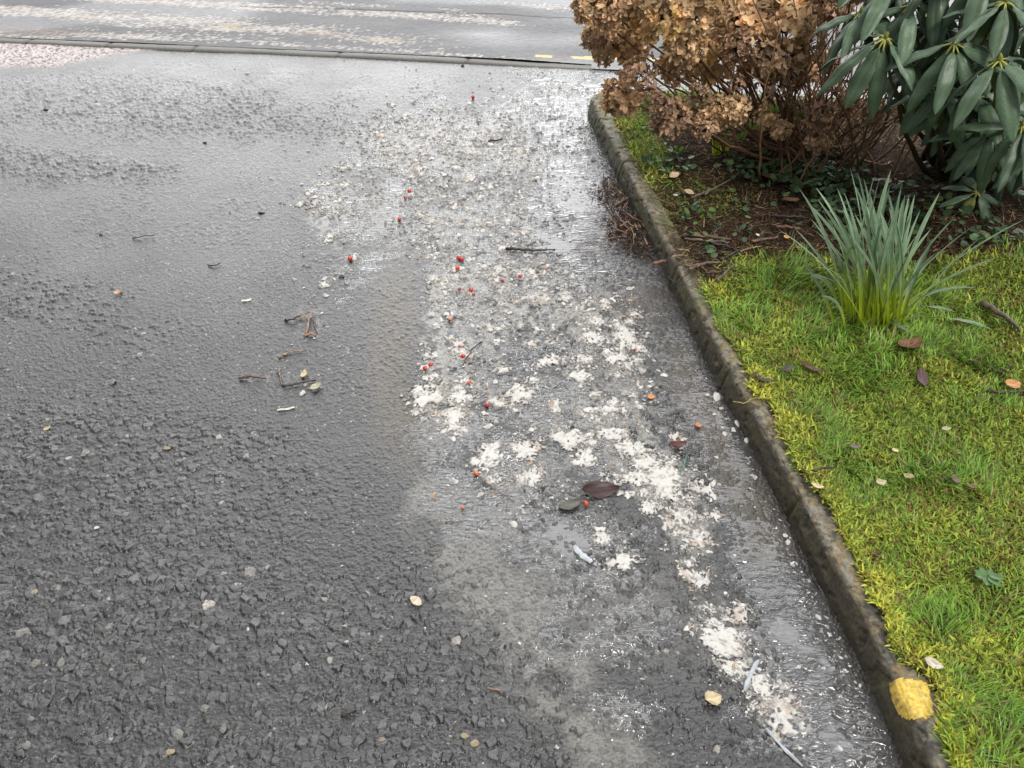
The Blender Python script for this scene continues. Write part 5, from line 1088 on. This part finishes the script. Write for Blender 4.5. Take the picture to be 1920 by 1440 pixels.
def rhododendron():
    p0 = GL(1830, 330); root = empty('rhododendron_bush', p0)
    tag(root, 'evergreen shrub with whorls of long dark leathery leaves and yellow buds', 'shrub')
    front = [(1660, 72, 2.45, .165, 1), (1615, 24, 2.6, .15, 1), (1709, 10, 2.5, .15, 1), (1764, 48, 2.5, .15, 1), (1789, 82, 2.3, .155, 1), (1874, 114, 2.2, .165, 1), (1916, 236, 2.2, .16, 1), (1886, 4, 2.3, .15, 1), (1832, 362, 2.55, .11, 0)]
    back = [(1700, 120, 2.65, .15), (1760, 140, 2.6, .15), (1830, 170, 2.4, .16), (1775, 165, 2.45, .14), (1860, 240, 2.35, .15), (1850, 60, 2.5, .15), (1800, 20, 2.6, .15), (1745, 90, 2.7, .14), (1900, 180, 2.45, .16), (1960, 120, 2.4, .16), (1940, 40, 2.4, .16), (1960, 280, 2.45, .15), (1780, 210, 2.75, .13), (1840, 250, 2.75, .14), (1880, 300, 2.7, .14), (1980, 380, 2.5, .14), (2060, 200, 2.5, .16), (2050, 60, 2.5, .16),
            (1680, -40, 2.6, .16), (1760, -50, 2.5, .16), (1850, -60, 2.4, .16), (1930, -60, 2.4, .16), (2030, -60, 2.5, .16), (1720, -100, 2.7, .16), (1820, -120, 2.6, .16), (1920, -130, 2.6, .16), (1640, -70, 2.75, .15), (1830, 320, 2.85, .12), (2000, -150, 2.7, .16), (1900, 90, 2.8, .16), (1820, 100, 2.85, .16), (1740, 30, 2.9, .16), (1960, 200, 2.8, .16), (1870, 10, 2.85, .16), (1780, 300, 2.9, .11)]
    for q in front + back:
        a, b, yy, L = q[:4]; L = L * 1.25; isf = len(q) == 5
        c = RAY(a, b, yy)
        ax = Vector((random.uniform(-0.25, 0.15) - 0.15, -0.25 + random.uniform(-0.2, 0.2), 1.0)).normalized()
        cl = empty('leaf_cluster', c - p0) if isf else None
        if isf:
            cl.parent = root; cl.rotation_mode = 'QUATERNION'; cl.rotation_quaternion = ax.to_track_quat('Z', 'Y'); hold = cl
            n = 11
        else:
            n = 11
        mats = []
        for k in range(n):
            az = k * 2 * math.pi / n + random.uniform(-0.22, 0.22); dr = random.uniform(0.25, 0.95) if k % 3 else random.uniform(-0.05, 0.5)
            Lk = L * random.uniform(0.8, 1.1)
            mats.append((Matrix.Rotation(az, 4, 'Z') @ Matrix.Rotation(dr, 4, 'Y') @ Matrix.Rotation(random.uniform(-0.35, 0.35), 4, 'X') @ Matrix.Diagonal((Lk, Lk, Lk, 1)), k))
        if isf:
            for Mx, k in mats:
                me = RY if (q[4] == 0 and k in (2, 7)) else random.choice(RL)
                o = place('leaf', me, cl); o.matrix_local = Mx
                if me is RY: o['label'] = 'yellowing leaf'
            if q[4]:
                o = place('bud', RB, cl); o.scale = (0.026,) * 3; o.location = (0, 0, -0.002)
        else:
            mb = MB(); Rm = np.array(ax.to_track_quat('Z', 'Y').to_matrix())
            for Mx, k in mats:
                me = random.choice(RL); nv = len(me.vertices); co = np.empty(nv * 3, np.float32); me.vertices.foreach_get('co', co); co = co.reshape(-1, 3)
                cc = np.empty(nv * 4, np.float32); me.attributes['col'].data.foreach_get('color', cc)
                li = np.empty(len(me.loops), np.int32); me.loops.foreach_get('vertex_index', li)
                nq = sum(1 for f in me.polygons if f.loop_total == 4)
                A = np.array(Mx)
                mb.add(((co @ A[:3, :3].T + A[:3, 3]) @ Rm.T) + c, li[:nq * 4].reshape(-1, 4), li[nq * 4:].reshape(-1, 3), cc.reshape(-1, 4)[:, :3])
            mb.out('leaf_cluster', M['rhodo'], root, off=p0)
        mb = MB(); s0 = p0 + np.array([random.uniform(-0.15, 0.2), random.uniform(-0.05, 0.2), -0.03])
        P = bez(s0, 0.5 * (s0 + c) + np.array([0, 0.05, -0.10]), c, 12) + rng.normal(0, 0.003, (12, 3))
        P[-1] = c; cg = np.linspace(0, 1, 12)[:, None] ** 3
        mb.tube(P, np.linspace(0.012, 0.0035, 12), np.array([0.055, 0.038, 0.026]) * (1 - cg) + cg * np.array([0.14, 0.16, 0.05]), 7)
        mb.out('branch', M['stem'], root, off=p0)
rhododendron()

# ------------------------------------------------------------------ camera, sky, sun
cam = bpy.data.cameras.new('camera'); co = bpy.data.objects.new('camera', cam); COL.objects.link(co)
co.location = (0, 0, H); co.rotation_euler = (math.pi / 2 - TH, 0, 0)
cam.sensor_fit = 'HORIZONTAL'; cam.sensor_width = 36; cam.lens = 36 * F / 1920; cam.clip_start = 0.05; cam.clip_end = 1000
SC.camera = co
AZ, EL = math.radians(155), math.radians(54)             # sun behind the right shoulder, veiled by cloud
sd = Vector((math.sin(AZ) * math.cos(EL), math.cos(AZ) * math.cos(EL), math.sin(EL)))
sun = bpy.data.lights.new('sun', 'SUN'); sun.energy = 2.5; sun.angle = math.radians(16); sun.color = (1, 0.96, 0.90)
so = bpy.data.objects.new('sun', sun); COL.objects.link(so); so.rotation_mode = 'QUATERNION'; so.rotation_quaternion = sd.to_track_quat('Z', 'Y')
w = bpy.data.worlds.new('World'); SC.world = w; w.use_nodes = True
nt = w.node_tree; nt.nodes.clear(); L = nt.links.new
out = nt.nodes.new('ShaderNodeOutputWorld'); bg = nt.nodes.new('ShaderNodeBackground'); bg.inputs['Strength'].default_value = 0.1
sky = nt.nodes.new('ShaderNodeTexSky'); sky.sky_type = 'NISHITA'; sky.sun_disc = False; sky.sun_elevation = EL; sky.sun_rotation = AZ; sky.dust_density = 4.0
hs = nt.nodes.new('ShaderNodeHueSaturation'); hs.inputs['Saturation'].default_value = 0.35; L(sky.outputs[0], hs.inputs['Color'])
tc = nt.nodes.new('ShaderNodeTexCoord'); mp = nt.nodes.new('ShaderNodeMapping'); mp.inputs['Scale'].default_value = (1, 1, 2.2); L(tc.outputs['Generated'], mp.inputs['Vector'])
cn = nt.nodes.new('ShaderNodeTexNoise'); cn.inputs['Scale'].default_value = 3.4; cn.inputs['Detail'].default_value = 6; L(mp.outputs[0], cn.inputs['Vector'])
rp = nt.nodes.new('ShaderNodeValToRGB'); rp.color_ramp.elements[0].position = 0.50; rp.color_ramp.elements[0].color = (2.7, 2.8, 2.95, 1); rp.color_ramp.elements[1].position = 0.72; rp.color_ramp.elements[1].color = (14.1, 14.1, 14.2, 1)
ad = nt.nodes.new('ShaderNodeMath'); ad.operation = 'MULTIPLY_ADD'; ad.inputs[1].default_value = 0.07; L(cn.outputs['Fac'], ad.inputs[2])
dt = nt.nodes.new('ShaderNodeVectorMath'); dt.operation = 'DOT_PRODUCT'; dt.inputs[1].default_value = Vector((0.12, 0.90, 0.42)).normalized(); L(tc.outputs['Generated'], dt.inputs[0])
br = nt.nodes.new('ShaderNodeMapRange'); br.interpolation_type = 'SMOOTHSTEP'; br.inputs[1].default_value = 0.35; br.inputs[2].default_value = 1.0; br.inputs[3].default_value = 0.7; br.inputs[4].default_value = 3.2; L(dt.outputs['Value'], br.inputs[0])
L(br.outputs[0], ad.inputs[0]); L(ad.outputs[0], rp.inputs[0])
cb = nt.nodes.new('ShaderNodeVectorMath'); cb.operation = 'SCALE'; L(rp.outputs[0], cb.inputs[0]); L(br.outputs[0], cb.inputs['Scale'])
mx = nt.nodes.new('ShaderNodeMix'); mx.data_type = 'RGBA'; mx.inputs[0].default_value = 0.78
L(hs.outputs[0], mx.inputs[6]); L(cb.outputs[0], mx.inputs[7]); L(mx.outputs[2], bg.inputs['Color']); L(bg.outputs[0], out.inputs['Surface'])
SC.view_settings.view_transform = 'Standard'; SC.view_settings.look = 'None'; SC.view_settings.exposure = 0.2; SC.view_settings.gamma = 1.0
SC.cycles.max_bounces = 6; SC.cycles.transparent_max_bounces = 8
